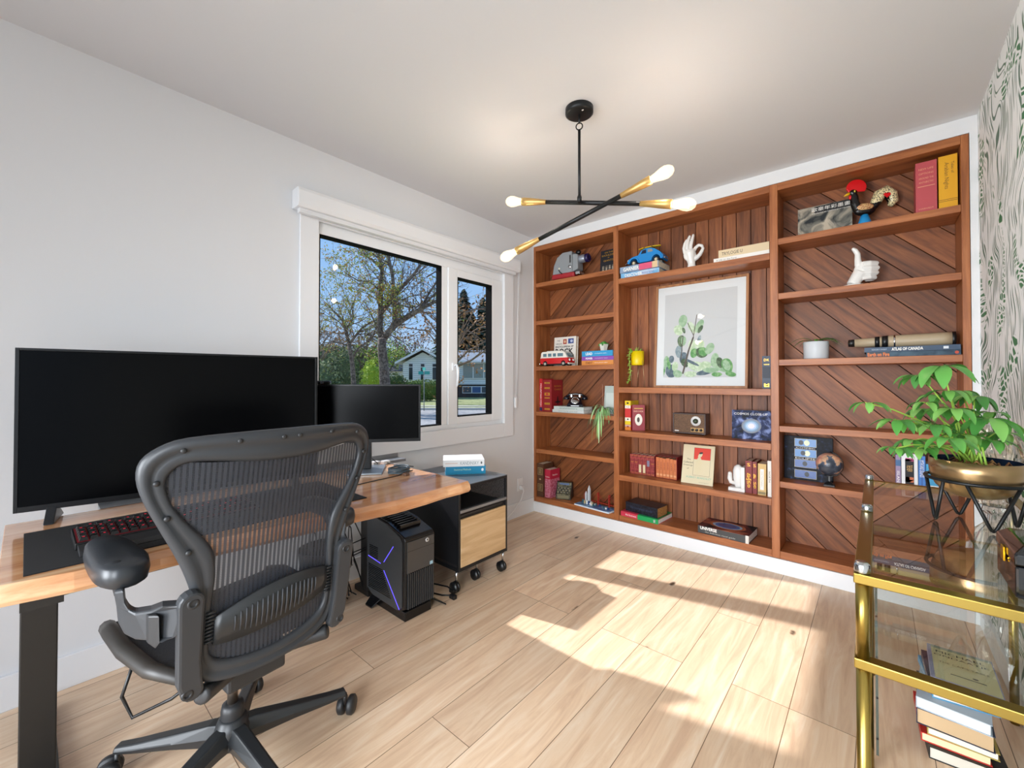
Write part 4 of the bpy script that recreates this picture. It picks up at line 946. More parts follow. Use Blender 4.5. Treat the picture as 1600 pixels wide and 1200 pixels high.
b = MB(); b.tube([(.04, 0, .118), (.055, 0, .145), (.07, 0, .18), (.098, 0, .196), (.124, 0, .174), (.132, 0, .135), (.119, 0, .112)], [.018, .026, .0305, .0325, .0305, .024, .012], speckle('folk_tail', '#1d2530', '#e9d9a8', 150, .3, .28, .5, voro=True), 16); b.build('tail', t)
b = MB()
pts = [(-.075, 0, .212)] + [(-.038 + .048 * math.cos(R(a)), 0, .235 + .046 * math.sin(R(a))) for a in range(190, -40, -14)]
b.prism([(x, -.005, z) for x, y, z in pts], (0, .010, 0), rr_); b.build('comb', t, bevel=.003)
b = MB(); b.tube([(-.07, 0, .206), (-.088, 0, .198), (-.098, 0, .192)], [.009, .006, .001], mat('#e8b41c', .3), 8); b.build('beak', t)
b = MB(); b.ball((-.066, 0, .184), (.008, .008, .014), rr_, 10, 8); b.build('wattle', t)
b = MB(); b.ball((-.052, -.0165, .21), (.004, .003, .007), mat('#e8c84a', .3), 8, 6); b.build('eye', t)
b = MB(); hp = [(math.sin(a) ** 3 * .016, (13 * math.cos(a) - 5 * math.cos(2 * a) - 2 * math.cos(3 * a) - math.cos(4 * a)) / 16 * .016) for a in [2 * math.pi * i / 24 for i in range(24)]]
b.prism([(.092 + x, -.033, .165 + z) for x, z in hp], (0, .004, 0), rr_); b.build('heart', t)
wg = speckle('folk_wing', '#8c2a20', '#d9b07a', 160, .3, .3, .5, voro=True)
b = MB(); b.ball((-.005, -.018, .115), (.042, .012, .020), wg); b.build('wing', t)

# ribbed planter
t = thing('potted_plant', 'small green air plant in a ribbed white planter beside the telescope', 'potted plant', (2.058, 0.095, Z['R3']))
b = MB(); rr = []
for z, r_ in ((0, .058), (.006, .060), (.1, .062), (.104, .060), (.1, .056), (.085, .055)): rr.append([((r_ + (.0012 if i % 2 else 0)) * math.cos(2 * math.pi * i / 72), (r_ + (.0012 if i % 2 else 0)) * math.sin(2 * math.pi * i / 72), z) for i in range(72)])
b.rings(rr, mat('#c9cdd1', .5)); b.build('planter', t)
b = MB(); b.lathe([(.055, .084), (.03, .09), (.001, .092)], mat('#3d2c1e', .9), seg=20); b.build('soil', t)
b = MB(); rnd = random.Random(2)
for a, l in ((200, .09), (170, .10), (215, .12), (340, .10), (10, .11), (25, .09), (320, .10), (270, .05), (80, .06), (355, .12), (185, .07)):
    strap(b, (.0, 0, .092), (math.cos(R(a)), math.sin(R(a)) * .5, 1.5), l * 1.45, .007, .30, mat(rnd.choice(['#5f9a3c', '#82b456', '#4c7f3a']), .5))
b.build('leaves', t)

# telescope
t = thing('telescope', 'beige and black draw tube telescope lying on top of the atlas', 'telescope', (2.225, 0.095, Z['R3'] + .0515), (0, 0, 0))
tb = mat('#b3a083', .45, name='telescope_beige')
Tm = Matrix.Rotation(R(-2.2), 4, 'Y')
zc = .0335
b = MB(); b.lathe([(.030, .15), (.033, .16), (.035, .36), (.036, .395), (.032, .395), (.031, .38), (.001, .38)], tb, (0, 0, zc), 'X', 28); b.build('main_tube', t)
b = MB(); b.lathe([(.036, .394), (.037, .396), (.037, .408), (.033, .408), (.031, .395), (.001, .394)], black_pl, (0, 0, zc), 'X', 28); b.build('lens_hood', t)
b = MB(); b.lathe([(.0225, .012), (.026, .10), (.026, .104)], tb, (0, 0, zc), 'X', 24); b.lathe([(.028, .118), (.028, .128)], tb, (0, 0, zc), 'X', 24); b.build('draw_tube', t)
b = MB(); b.lathe([(.001, -.018), (.020, -.016), (.021, .014), (.001, .015)], black_pl, (0, 0, zc), 'X', 20); b.build('eyepiece', t)
b = MB(); b.lathe([(.001, .098), (.030, .098), (.031, .118), (.001, .119)], black_pl, (0, 0, zc), 'X', 24); b.lathe([(.001, .126), (.0325, .128), (.0335, .152), (.001, .153)], black_pl, (0, 0, zc), 'X', 24); b.build('grip_ring', t)
b = MB(); b.lathe([(.035, .175), (.0355, .178), (.035, .182)], chrome, (0, 0, zc), 'X', 24); b.build('trim_ring', t)

# globe
t = thing('globe', 'small dark globe with peach continents on a black stand in front of the eclipse book', 'globe', (2.118, 0.064, Z['R5']))
gm, nt, bs = node_mat('globe_map', .3)
tc = nd(nt, 'ShaderNodeTexCoord'); no = nd(nt, 'ShaderNodeTexNoise', Scale=13.0, Detail=5.0); nt.links.new(tc.outputs['Object'], no.inputs['Vector'])
no2 = nd(nt, 'ShaderNodeTexNoise', Scale=40.0, Detail=1.0); nt.links.new(tc.outputs['Object'], no2.inputs['Vector'])
r1 = ramp(nt, no.outputs['Fac'], [(.44, lin('#3a4350')), (.49, lin('#5a6576')), (.505, lin('#d9b08c')), (.62, lin('#c98a78'))]); r2 = ramp(nt, no2.outputs['Fac'], [(.3, (.55, .55, .6, 1)), (.7, (1.1, 1.05, 1, 1))])
nt.links.new(mixc(nt, r1.outputs[0], r2.outputs[0], 1.0, 'MULTIPLY'), bs.inputs['Base Color'])
b = MB(); b.ball((0, 0, .125), .064, gm, 32, 20); b.build('ball', t)
b = MB(); b.tube([(.068 * math.sin(R(a)) * .94, .0, .125 - .070 * math.cos(R(a))) for a in range(-20, 190, 14)], .003, black_pl, 8); b.build('meridian', t)
b = MB(); b.lathe([(.001, 0), (.036, 0), (.036, .008), (.016, .02), (.006, .026), (.005, .056), (.001, .057)], black_pl, seg=4, smooth=False, T=Matrix.Rotation(R(45), 4, 'Z')); b.build('stand', t)
# ------------------------------------------------------------------ desk and what stands on it
slab = wood('live_edge_slab', '#b07048', '#d79e70', '#ebc49a', 'Y', 0.14, 0.45, coat=0.7)
steel_dk = mat('#2b2927', 0.45, metal=0.4, name='dark_steel')
t = thing('desk', 'live edge wooden desk on dark steel legs along the window wall', 'desk', (0.55, -2.33, 0))
def off(o): m = MB(); m.M = Matrix.Translation(-Vector(o)); return m
DO = (0.55, -2.33, 0)
front = [(.835, -3.02), (.86, -2.90), (.872, -2.83), (.858, -2.74), (.872, -2.6), (.895, -2.4), (.905, -2.2), (.93, -2.05), (.925, -1.9), (.905, -1.78), (.915, -1.70), (.905, -1.645)]
b = off(DO)
def slab_ring(z, d): return [(.225, -1.645, z), (.225, -3.02, z)] + [(x + d + .004 * math.sin(i * 2.3), y, z) for i, (x, y) in enumerate(front)]
b.rings([slab_ring(.652, .008), slab_ring(.665, .020), slab_ring(.685, .016), slab_ring(.700, 0)], slab, smooth=False)
b.build('top', t, bevel=.002)
for y, x in ((-2.95, .57), (-1.735, .22)):
    b = off(DO); b.box(x - .035, x + .035, y - .035, y + .035, .03, .64, steel_dk); b.build('leg', t, bevel=.003)
    b = off(DO); b.box(.12, .92 if y < -2 else .26, y - .035, y + .045, 0, .03, steel_dk); b.build('foot', t, bevel=.004)
b = off(DO); b.box(.535, .60, -2.915, -1.77, .61, .651, steel_dk); b.box(.26, .85, -2.985, -2.915, .63, .651, steel_dk); b.box(.255, .80, -1.77, -1.70, .63, .651, steel_dk); b.build('crossbar', t)
b = off(DO); b.box(.13, .215, -2.8, -1.50, .685, .70, mat('#8d9093', .4, metal=.6)); b.box(.13, .134, -2.8, -1.50, .70, .725, mat('#8d9093', .4, metal=.6)); b.build('cable_tray', t)
tag(off((0, 0, 0)).box(.50, .845, -2.94, -2.60, .618, .627, mat('#23272c', .35)).build('under_desk_panel', bevel=.002), 'dark panel with a pale graphic mounted under the left front of the desk', 'panel')
bpy.data.objects['under_desk_panel'].location = (0, 0, .0245)
gfx = MB(); gfx.prism([(.8455, -2.92, .6185), (.8455, -2.80, .6265), (.8455, -2.79, .6265), (.8455, -2.90, .6185)], (.0008, 0, 0), mat('#9fb6b0', .5)); gfx.prism([(.8455, -2.86, .6185), (.8455, -2.70, .6225), (.8455, -2.70, .6250), (.8455, -2.86, .6225)], (.0008, 0, 0), mat('#9fb6b0', .5))
g_ = gfx.build('graphic', bpy.data.objects['under_desk_panel'])

# big monitor
scr = mat('#030304', 0.22, name='screen_off', spec=.08); bez = mat('#08080a', 0.35, spec=.3, name='bezel')
th = math.atan2(.18, .86)
t = thing('large_monitor', 'very large black flat screen standing at the left end of the desk, switched off', 'monitor', (.364, -2.568, .70), (0, 0, -th))
# local: y along the width (+y to the right in the photo), +x faces the room
b = MB(); b.box(-.022, .0, -.444, .444, .042, .565, bez); b.box(-.055, -.022, -.30, .30, .08, .42, bez); b.build('housing', t, bevel=.003)
b = MB(); rect_frame(b, -.444, .444, .042, .565, (.010, .010, .018, .008), .0, .004, bez); b.build('bezel', t, bevel=.001)
b = MB(); b.box(.0, .002, -.434, .434, .060, .557, scr); b.build('screen', t)
for y in (-.36, .36):
    b = MB(); b.prism([(-.10, y - .012, .001), (-.085, y - .012, .012), (-.02, y - .012, .05), (.0, y - .012, .055), (.02, y - .012, .03), (.038, y - .012, .010), (.045, y - .012, .001)], (0, .024, 0), mat('#25272a', .3, metal=.5)); b.build('foot', t, bevel=.003)
# second monitor
t = thing('small_monitor', 'smaller black monitor on an upright stand in front of the window', 'monitor', (.405, -1.871, .70), (0, 0, math.atan2(-.603, .798)))
b = MB(); b.box(-.018, 0, -.268, .268, .153, .442, bez); b.box(-.045, -.018, -.12, .12, .20, .38, bez); b.build('housing', t, bevel=.003)
b = MB(); rect_frame(b, -.268, .268, .153, .442, (.009, .009, .016, .009), 0, .004, bez); b.build('bezel', t, bevel=.001)
b = MB(); b.box(0, .002, -.26, .26, .168, .434, scr); b.build('screen', t)
b = MB(); b.box(-.10, -.055, -.02, .02, .01, .36, bez); b.box(-.056, -.04, -.035, .035, .24, .34, bez); b.build('stand', t, bevel=.003)
b = MB(); b.box(-.17, .05, -.085, .085, .0, .010, mat('#8d969e', .3, metal=.6)); b.build('base', t, bevel=.003)
t = thing('webcam', 'small black webcam sitting on top of the smaller monitor', 'webcam', (.405 - .603 * .20, -1.871 - .798 * .20, 1.1425), (0, 0, math.atan2(-.603, .798)))
b = MB(); b.box(-.03, .012, -.035, .035, 0, .018, bez); b.box(-.045, -.02, -.02, .02, -.03, .0, bez); b.build('body', t, bevel=.006)
b = MB(); b.lathe([(.008, .012), (.008, .015), (.001, .016)], mat('#20242c', .1), (0, 0, .009), 'X', 16); b.build('lens', t)
# desk mat and keyboard
tag(off((0, 0, 0)).box(.40, .815, -2.98, -2.10, .7002, .7035, mat('#151517', .85, bump=.2, bscale=900)).build('desk_mat', bevel=.001), 'black cloth desk mat under the keyboard', 'desk mat')
t = thing('keyboard', 'black mechanical keyboard with glowing red backlight on the desk mat', 'keyboard', (.645, -2.665, .7036))
b = MB(); b.prism([(-.095, -.225, 0), (-.095, -.225, .024), (.055, -.225, .018), (.055, -.225, 0)], (0, .45, 0), mat('#101011', .4)); b.build('case', t, bevel=.002)
b = MB(); b.prism([(-.09, -.22, .0244), (-.09, -.22, .0246), (.050, -.22, .0190), (.050, -.22, .0188)], (0, .44, 0), mat('#5a0812', .5, emit=.25)); b.build('backlight', t)
b = MB(); km = mat('#0c0c0d', .4)
for r_ in range(6):
    for c in range(21):
        x = -.078 + r_ * .0225; y = -.207 + c * .0207; z = .0246 - (x + .09) * .04
        b.rings([[(x - .0100, y - .0094, z), (x + .0100, y - .0094, z), (x + .0100, y + .0094, z), (x - .0100, y + .0094, z)], [(x - .0062, y - .0062, z + .009), (x + .0062, y - .0062, z + .009), (x + .0062, y + .0062, z + .009), (x - .0062, y + .0062, z + .009)]], km, smooth=False)
        if (r_ * 7 + c * 3) % 2: put_rect(b, (x, y, z + .0092), (0, 1, 0), (-1, 0, 0), .005, .005, mat('#e02038', .5, emit=.8))
kb = b.build('keys', t)
b = MB(); b.prism([(.058, -.22, 0), (.058, -.22, .015), (.115, -.22, .012), (.125, -.22, .002), (.125, -.22, 0)], (0, .44, 0), mat('#1b1b1d', .6)); b.build('wrist_rest', t, bevel=.003)
# cables and small things on the desk
t = thing('cable_coil', 'coiled dark grey cable lying on the desk below the smaller monitor', 'cable', (.535, -1.765, .70))
b = MB(); cg = mat('#44525a', .4)
pts = []
for i in range(100):
    a = 2 * math.pi * i / 22; pts.append((.045 * math.cos(a) + .004 * math.sin(i * 1.3), .05 * math.sin(a) + .003 * math.cos(i), .004 + i * .0003))
b.tube(pts, .0036, cg, 6); b.build('cable', t)
b = MB(); b.box(.03, .075, -.012, .012, .0, .012, mat('#6b5040', .4)); b.build('plug', t, bevel=.003)
t = thing('power_adapter', 'pair of small white adapters with a black lead at the back edge of the desk', 'power adapter', (.262, -1.70, .70))
b = MB(); b.box(-.02, .02, -.05, -.01, 0, .022, mat('#d8d8d6', .4)); b.box(-.012, .022, .01, .05, 0, .018, mat('#d8d8d6', .4)); b.build('adapter', t, bevel=.003)
b = MB(); b.tube([(.02, .03, .008), (.08, .05, .004), (.14, .06, .004), (.20, .075, .0035)], .0025, black_pl, 6); b.tube([(.02, -.03, .008), (.06, -.05, .02), (-.03, -.11, .10), (-.01, -.14, .16)], .0022, black_pl, 6); b.build('lead', t)
t = thing('thin_cable', 'thin black cable lying straight across the desk top beside the coil', 'cable', (.56, -1.75, .70))
b = MB(); b.tube([(.04, -.30, .0025), (.03, -.2, .0025), (.02, -.05, .0025), (-.02, .04, .0025), (-.03, .07, .0025)], .0022, black_pl, 6); b.build('lead', t)

# ------------------------------------------------------------------ office chair
ch = thing('office_chair', 'dark grey mesh back office chair on a five star base, seen from behind', 'office chair', (.877, -2.569, 0), (0, 0, .10))
gp = mat('#323437', .42, name='graphite_plastic', spec=.4); gp2 = mat('#232527', .4, name='dark_graphite'); gb = mat('#252628', .45, name='black_rubber')
YO = 0.0; LEAN = .14
def BK(a, bb, c=0):
    c = c - .8 * a * a
    return Vector((.237 + bb * math.sin(LEAN) + c * math.cos(LEAN), YO + a, .44 + bb * math.cos(LEAN) - c * math.sin(LEAN)))
outer = [(0, .606), (.10, .604), (.205, .595), (.25, .577), (.278, .547), (.283, .507), (.27, .455), (.243, .39), (.215, .325), (.195, .27), (.183, .22), (.180, .15), (.174, .08), (.166, .025), (.142, -.002), (.08, -.016), (0, -.020)]
inner = [(0, .528), (.08, .531), (.17, .541), (.212, .537), (.234, .515), (.238, .487), (.225, .445), (.2, .403), (.168, .360), (.148, .322), (.142, .26), (.146, .19), (.148, .12), (.143, .07), (.12, .045), (.07, .030), (0, .024)]
def loop(h): return h + [(-a, bb) for a, bb in h[-2:0:-1]]
def smooth_loop(pts, k=3):
    n = len(pts); out = []
    for i in range(n):
        p0, p1, p2, p3 = (Vector(pts[(i + j) % n]) for j in (-1, 0, 1, 2))
        for q in range(k):
            t_ = q / k; v = .5 * ((2 * p1) + (p2 - p0) * t_ + (2 * p0 - 5 * p1 + 4 * p2 - p3) * t_ ** 2 + (3 * p1 - p0 - 3 * p2 + p3) * t_ ** 3)
            out.append((v.x, v.y))
    return out
lo, li = smooth_loop(loop(outer)), smooth_loop(loop(inner))
rings_ = []
for (oa, ob), (ia, ib) in zip(lo, li):
    f = lambda k, c: BK(oa + (ia - oa) * k, ob + (ib - ob) * k, c)
    rings_.append([f(0, -.004), f(0, .006), f(.12, .014), f(.35, .013), f(.45, .006), f(.6, .010), f(.85, .010), f(1, .003), f(1, -.006), f(.5, -.010)])
b = MB(); b.rings(rings_, gp, close=True); b.build('back_frame', ch, recalc=True)
# mesh fabric
mm = bpy.data.materials.new('pellicle_mesh'); mm.use_nodes = True
nt = mm.node_tree; nt.nodes.clear(); out = nd(nt, 'ShaderNodeOutputMaterial')
tr = nd(nt, 'ShaderNodeBsdfTransparent'); pb = nd(nt, 'ShaderNodeBsdfPrincipled'); pb.inputs['Base Color'].default_value = lin('#2b2e35'); pb.inputs['Roughness'].default_value = .6
tc = nd(nt, 'ShaderNodeTexCoord'); sp = nd(nt, 'ShaderNodeSeparateXYZ'); nt.links.new(tc.outputs['Object'], sp.inputs[0])
def sine(sock, freq):
    m1 = nd(nt, 'ShaderNodeMath', operation='MULTIPLY'); m1.inputs[1].default_value = freq; nt.links.new(sock, m1.inputs[0])
    m2 = nd(nt, 'ShaderNodeMath', operation='SINE'); nt.links.new(m1.outputs[0], m2.inputs[0]); return m2.outputs[0]
sy_ = sine(sp.outputs['Y'], 2 * math.pi / .0105); sz_ = sine(sp.outputs['Z'], 2 * math.pi / .0042)
c1 = nd(nt, 'ShaderNodeMath', operation='GREATER_THAN'); c1.inputs[1].default_value = -.25; nt.links.new(sy_, c1.inputs[0])
c2 = nd(nt, 'ShaderNodeMath', operation='GREATER_THAN'); c2.inputs[1].default_value = .2; nt.links.new(sz_, c2.inputs[0])
m3 = nd(nt, 'ShaderNodeMath', operation='MULTIPLY_ADD'); m3.inputs[1].default_value = .32; m3.inputs[2].default_value = .56; nt.links.new(c1.outputs[0], m3.inputs[0])
m4 = nd(nt, 'ShaderNodeMath', operation='MULTIPLY_ADD'); m4.inputs[1].default_value = .12; nt.links.new(c2.outputs[0], m4.inputs[0]); nt.links.new(m3.outputs[0], m4.inputs[2])
mx = nd(nt, 'ShaderNodeMixShader'); nt.links.new(m4.outputs[0], mx.inputs[0]); nt.links.new(tr.outputs[0], mx.inputs[1]); nt.links.new(pb.outputs[0], mx.inputs[2]); nt.links.new(mx.outputs[0], out.inputs[0])
prof = sorted([(bb, a) for a, bb in inner[4:14]])
def hw(bb):
    if bb <= prof[0][0]: return prof[0][1]
    if bb >= prof[-1][0]: return prof[-1][1]
    for (b0, a0), (b1, a1) in zip(prof, prof[1:]):
        if b0 <= bb <= b1: return a0 + (a1 - a0) * (bb - b0) / (b1 - b0)
def backgrid(m, s0, s1, f0, f1, nf, ns, cfun, ext=1.02, inset=0):
    vs, fs = [], []
    for i in range(ns + 1):
        for j in range(nf + 1):
            f = f0 + (f1 - f0) * j / nf; s = s0 + (s1 - s0) * i / ns
            bt = .530 + .013 * f * f; bb0 = .022 + .045 * f ** 4; bb = bb0 + (bt - bb0) * s
            a = f * hw(bb) * ext; vs.append(BK(a, bb, cfun(f, s)))
    for i in range(ns):
        for j in range(nf): k = i * (nf + 1) + j; fs.append((k, k + 1, k + nf + 2, k + nf + 1))
    return vs, fs
vs, fs = backgrid(mm, 0, 1, -1, 1, 16, 24, lambda f, s: -.002 - .012 * (1 - f * f) * math.sin(math.pi * s))
b = MB(); b.add(vs, fs, mm, smooth=True); b.build('back_mesh', ch, recalc=False)
# lumbar pad with ribbed ends
b = MB(); R_ = []
for j in range(21):
    f = -1 + 2 * j / 20; half = .056 - .022 * abs(f) ** 2.2; mid = .142 + .008 * math.cos(f * 2) + .012 * f
    a = f * .140; R_.append([BK(a, mid - half, .004), BK(a, mid - half, .012), BK(a, mid, .017), BK(a, mid + half, .012), BK(a, mid + half, .004)])
b.rings(R_, gp2); b.build('lumbar_pad', ch)
b = MB(); lm = mat('#3a3c40', .5)
for j in range(18):
    f = -.72 + 1.44 * j / 17; half = .036 * math.sqrt(max(0, 1 - (f / .84) ** 2)); a = f * .14; mid = .145 + .012 * f
    b.tube([BK(a, mid - half, .0165), BK(a, mid, .019), BK(a, mid + half, .0165)], .002, lm, 6)
b.build('lumbar_ribs', ch)
for s in (-1, 1):
    b = MB()
    for k in range(9): b.tube([BK(s * .138, .105 + k * .009, .010), BK(s * .158, .105 + k * .009, .014)], .0028, gp2, 6)
    b.build('lumbar_clip', ch)
for a, bb in [(0.02, .588), (.115, .586), (.215, .570), (.255, .50), (.235, .42), (.196, .335)]:
    for s in (-1, 1):
        p = BK(s * a, bb, .014); b = MB(); b.lathe([(.001, .003), (.006, .002), (.0065, -.002)], gb, p, 'X', 10); b.build('rivet', ch)
# side links from back to seat mechanism, arms
for s in (-1, 1):
    b = MB(); pts = []
    for k in range(9): an = R(180 * k / 8); pts.append((.191 + .025 * math.cos(an), .225 + .025 * math.sin(an)))
    pts += [(.166, .08), (.160, .025)] + [(.178 + .022 * math.cos(R(180 + 180 * k / 6)), .006 + .022 * math.sin(R(180 + 180 * k / 6))) for k in range(7)] + [(.208, .03)]
    top = [BK(s * a, bb, .034 + .8 * a * a - .8 * .19 ** 2 + .004) for a, bb in pts]; bot = [BK(s * a, bb, .010 + .8 * a * a - .8 * .19 ** 2) for a, bb in pts]
    b.rings([bot, top], gp, smooth=False); b.build('side_link', ch, bevel=.006)
    for bb in (.225, .008):
        b = MB(); p = BK(s * .19 if bb > 0 else s * .18, bb, .039); b.lathe([(.012, -.006), (.012, .0), (.006, .001), (.006, -.002), (.001, -.002)], gb, p, 'X', 14); b.build('pivot_bolt', ch)
    # arm bracket with lever, stem and pad
    OUT = [(-0.29, 0.222, -0.16), (-0.285, 0.186, -0.155), (-0.282, 0.15, -0.149), (-0.274, 0.126, -0.133), (-0.261, 0.122, -0.101), (-0.249, 0.13, -0.069), (-0.232, 0.146, -0.021), (-0.22, 0.150, -0.01), (-0.205, 0.160, -0.0), (-0.205, 0.227, -0.0), (-0.237, 0.224, -0.027), (-0.248, 0.205, -0.059), (-0.264, 0.187, -0.101), (-0.271, 0.189, -0.12), (-0.276, 0.202, -0.131), (-0.279, 0.233, -0.134)]
    fr = [BK(-s * a, bb, c + .8 * a * a) for a, bb, c in OUT]
    b = MB(); b.rings([[p + Vector((.006, 0, 0)) for p in fr], [p + Vector((-.030, -s * .010, 0)) for p in fr]], gp, smooth=False); b.build('arm_bracket', ch, bevel=.005)
    b = MB(); LV = [(-0.253, 0.196, -0.065), (-0.240, 0.202, -0.041), (-0.238, 0.14, -0.036), (-0.241, 0.122, -0.049), (-0.250, 0.131, -0.063)]
    lv = [BK(-s * a, bb, c + .8 * a * a) for a, bb, c in LV]; b.rings([[p + Vector((.016, 0, 0)) for p in lv], [p + Vector((-.004, 0, 0)) for p in lv]], gb, smooth=False); b.build('arm_lever', ch, bevel=.003)
    b = MB(); st = BK(s * .285, .222, -.155 + .8 * .285 ** 2); b.tube([st + Vector((-.010, -s * .008, -.012)), st + Vector((-.012, -s * .006, .008)), st + Vector((-.022, 0, .030)), st + Vector((-.040, 0, .046 if s < 0 else .02))], [.0095, .011, .016, .022], gp, 12); b.build('arm_stem', ch)
    b = MB(); pc = Vector((-.005, s * .264, .722)) if s < 0 else Vector((-.01, .300, .700))
    rr = []
    for z, k in ((-.036, .25), (-.034, .72), (-.026, .93), (-.006, 1.0), (.014, .95), (.021, .80), (.024, .30)):
        ring = []
        for i in range(28):
            a = 2 * math.pi * i / 28; ex = abs(math.cos(a)) ** .7 * (1 if math.cos(a) > 0 else -1); ey = abs(math.sin(a)) ** .7 * (1 if math.sin(a) > 0 else -1)
            ring.append((pc.x + .135 * (1 - (1 - k) * (.4 if k > .5 else .9)) * ex, pc.y + .050 * k * ey * (1 + .12 * ex), pc.z + z - .006 * ex))
        rr.append(ring)
    b.rings(rr, mat('#25282c', .36, name='armpad')); b.build('arm_pad', ch)
# seat
b = MB(); sm = speckle('seat_mesh', '#1d1e21', '#2f3136', 400, .7)
rr = []
for x, z, w2 in ((.20, .475, .19), (.10, .472, .215), (-.05, .474, .228), (-.18, .476, .228), (-.26, .455, .22), (-.285, .42, .205)):
    rr.append([(x, YO - w2 * math.cos(math.pi * k / 10), z - .012 + .012 * abs(math.cos(math.pi * k / 10))) for k in range(11)] + [(x, YO + w2 * math.cos(math.pi * k / 10), z - .022) for k in range(11)])
b.rings(rr, sm); b.build('seat', ch)
b = MB()
for s in (-1, 1): b.tube([(.21, YO + s * .19, .468), (.10, YO + s * .22, .462), (-.05, YO + s * .234, .462), (-.18, YO + s * .234, .464), (-.262, YO + s * .224, .445), (-.292, YO + s * .20, .405), (-.295, YO + s * .1, .40), (-.295, YO, .40)], [.014, .018, .02, .02, .02, .018, .014, .014], mat('#2f2c29', .45), 10)
b.build('seat_frame', ch)
b = MB(); b.box(-.14, .16, YO - .075, YO + .075, .335, .42, gb); b.tube([(.10, YO, .38), (.235, YO - .16, .42)], .022, gb); b.tube([(.10, YO, .38), (.235, YO + .16, .42)], .022, gb); b.tube([(-.1, YO, .39), (-.16, YO - .22, .43)], .02, gb); b.tube([(-.1, YO, .39), (-.16, YO + .22, .43)], .02, gb); b.build('tilt_mechanism', ch, bevel=.008)
b = MB(); b.tube([(-.12, YO - .20, .38), (-.13, YO - .22, .30), (-.12, YO - .2, .235), (-.06, YO - .13, .27), (.0, YO - .06, .335)], .0045, black_pl, 8); b.build('control_cable', ch)
b = MB(); b.lathe([(.014, .20), (.014, .34)], mat('#b8aca0', .3, metal=1.0), seg=20); b.build('gas_lift', ch)
b = MB(); b.lathe([(.030, .085), (.030, .19), (.027, .205), (.016, .208)], gb, seg=20); b.build('lift_sleeve', ch)
b = MB()
for k in range(5):
    a = R(80 - 5.7 + 72 * k + 72 * 0); d = Vector((math.cos(a), math.sin(a), 0)); n_ = Vector((-d.y, d.x, 0)); rr = []
    for r_, z0, z1, w_ in ((.0, .085, .155, .030), (.06, .09, .150, .028), (.16, .088, .128, .025), (.27, .080, .106, .021), (.325, .078, .098, .019)):
        rr.append([d * r_ + n_ * (w_ * sx) + Vector((0, 0, z0 if sz == 0 else z1)) for sx, sz in ((-.8, 0), (.8, 0), (1, .5), (.6, 1), (-.6, 1), (-1, .5))])
        rr[-1][2].z = (z0 + z1) / 2; rr[-1][5].z = (z0 + z1) / 2
    b.rings(rr, gp2, smooth=False)
b.lathe([(.001, .084), (.04, .086), (.046, .10), (.046, .14), (.036, .165), (.028, .17)], gp2, seg=24)
b.build('base', ch, bevel=.004)
for k in range(5):
    a = R(80 - 5.7 + 72 * k); d = Vector((math.cos(a), math.sin(a), 0)); ca = R(35 + 61 * k); ax = Vector((math.cos(ca), math.sin(ca), 0)); fwd = Vector((-ax.y, ax.x, 0))
    c = d * .325 + fwd * .018 + Vector((0, 0, .0305)); Tm = Matrix((ax, fwd, Vector((0, 0, 1)))).transposed().to_4x4()
    b = MB(); 
    for s in (-1, 1): b.lathe([(.001, s * .006), (.029, s * .007), (.0305, s * .012), (.0305, s * .022), (.024, s * .028), (.001, s * .029)], gb, c, 'X', 22, T=Tm)
    cs = b.build('caster', ch)
    b = MB(); b.tube([d * .325 + Vector((0, 0, .082)), d * .325 + Vector((0, 0, .05)), c], .007, black_pl, 8); b.build('caster_stem', cs)

# ------------------------------------------------------------------ computer tower
t = thing('computer_tower', 'dark grey gaming computer tower with violet light strips standing under the desk', 'computer', (.28, -1.79, 0))
cs_ = mat('#3f4143', .38, metal=.3, name='tower_grey'); cb = mat('#0c0d0f', .25, name='tower_black'); vio = mat('#5a4cff', .4, emit=1.6, name='violet_light')
b = MB(); prof_ = [(0, .05), (0, .45), (.05, .463), (.19, .445), (.335, .405), (.342, .39), (.342, .065), (.30, .045)]
b.prism([(x, .004, z) for x, z in prof_], (0, .176, 0), cb); b.build('chassis', t, bevel=.006)
for y in (.0, .176):
    b = MB(); b.prism([(x, y, z) for x, z in ((.004, .075), (.004, .445), (.05, .458), (.19, .441), (.30, .402), (.318, .38), (.318, .07), (.28, .045), (.06, .05))], (0, .008, 0), cs_); b.build('side_panel', t, bevel=.002)
def sl_line(p, q):
    b = MB(); p = Vector((p[0], -.0012, p[1])); q = Vector((q[0], -.0012, q[1])); d = (q - p).normalized(); n_ = d.cross(Vector((0, 1, 0))) * .0013
    b.prism([p - n_, q - n_, q + n_, p + n_], (0, .0014, 0), vio); b.build('light_strip', t)
sl_line((.248, .345), (.165, .247)); sl_line((.018, .242), (.135, .232)); sl_line((.165, .205), (.30, .055))
b = MB()
for k in range(7): b.box(.03, .11, -.0012, .0005, .30 - k * .009, .304 - k * .009, cb)
for k in range(14): b.box(.02, .15 + k * .006, -.0012, .0005, .20 - k * .009, .2045 - k * .009, cb)
b.build('side_vent', t)
b = MB(); b.box(.341, .348, .012, .172, .235, .385, mat('#4a4b4c', .35, metal=.4)); b.box(.3465, .3485, .012, .172, .338, .340, cb); b.build('front_panel', t, bevel=.003)
b = MB()
for k in range(14): b.box(.342, .349, .016 + k * .0113, .021 + k * .0113, .065, .232, cs_)
b.build('front_grille', t)
b = MB(); b.lathe([(.001, .3505), (.010, .3505), (.0105, .348)], mat('#d6d8da', .3), (0, .128, .368), 'X', 16); b.lathe([(.001, .3508), (.0045, .3508), (.005, .350)], cs_, (0, .128, .369), 'X', 12); b.build('power_button', t)
b = MB(); b.box(.3482, .3492, .145, .163, .240, .256, mat('#9fc6d8', .4)); b.build('sticker', t)
b = MB()
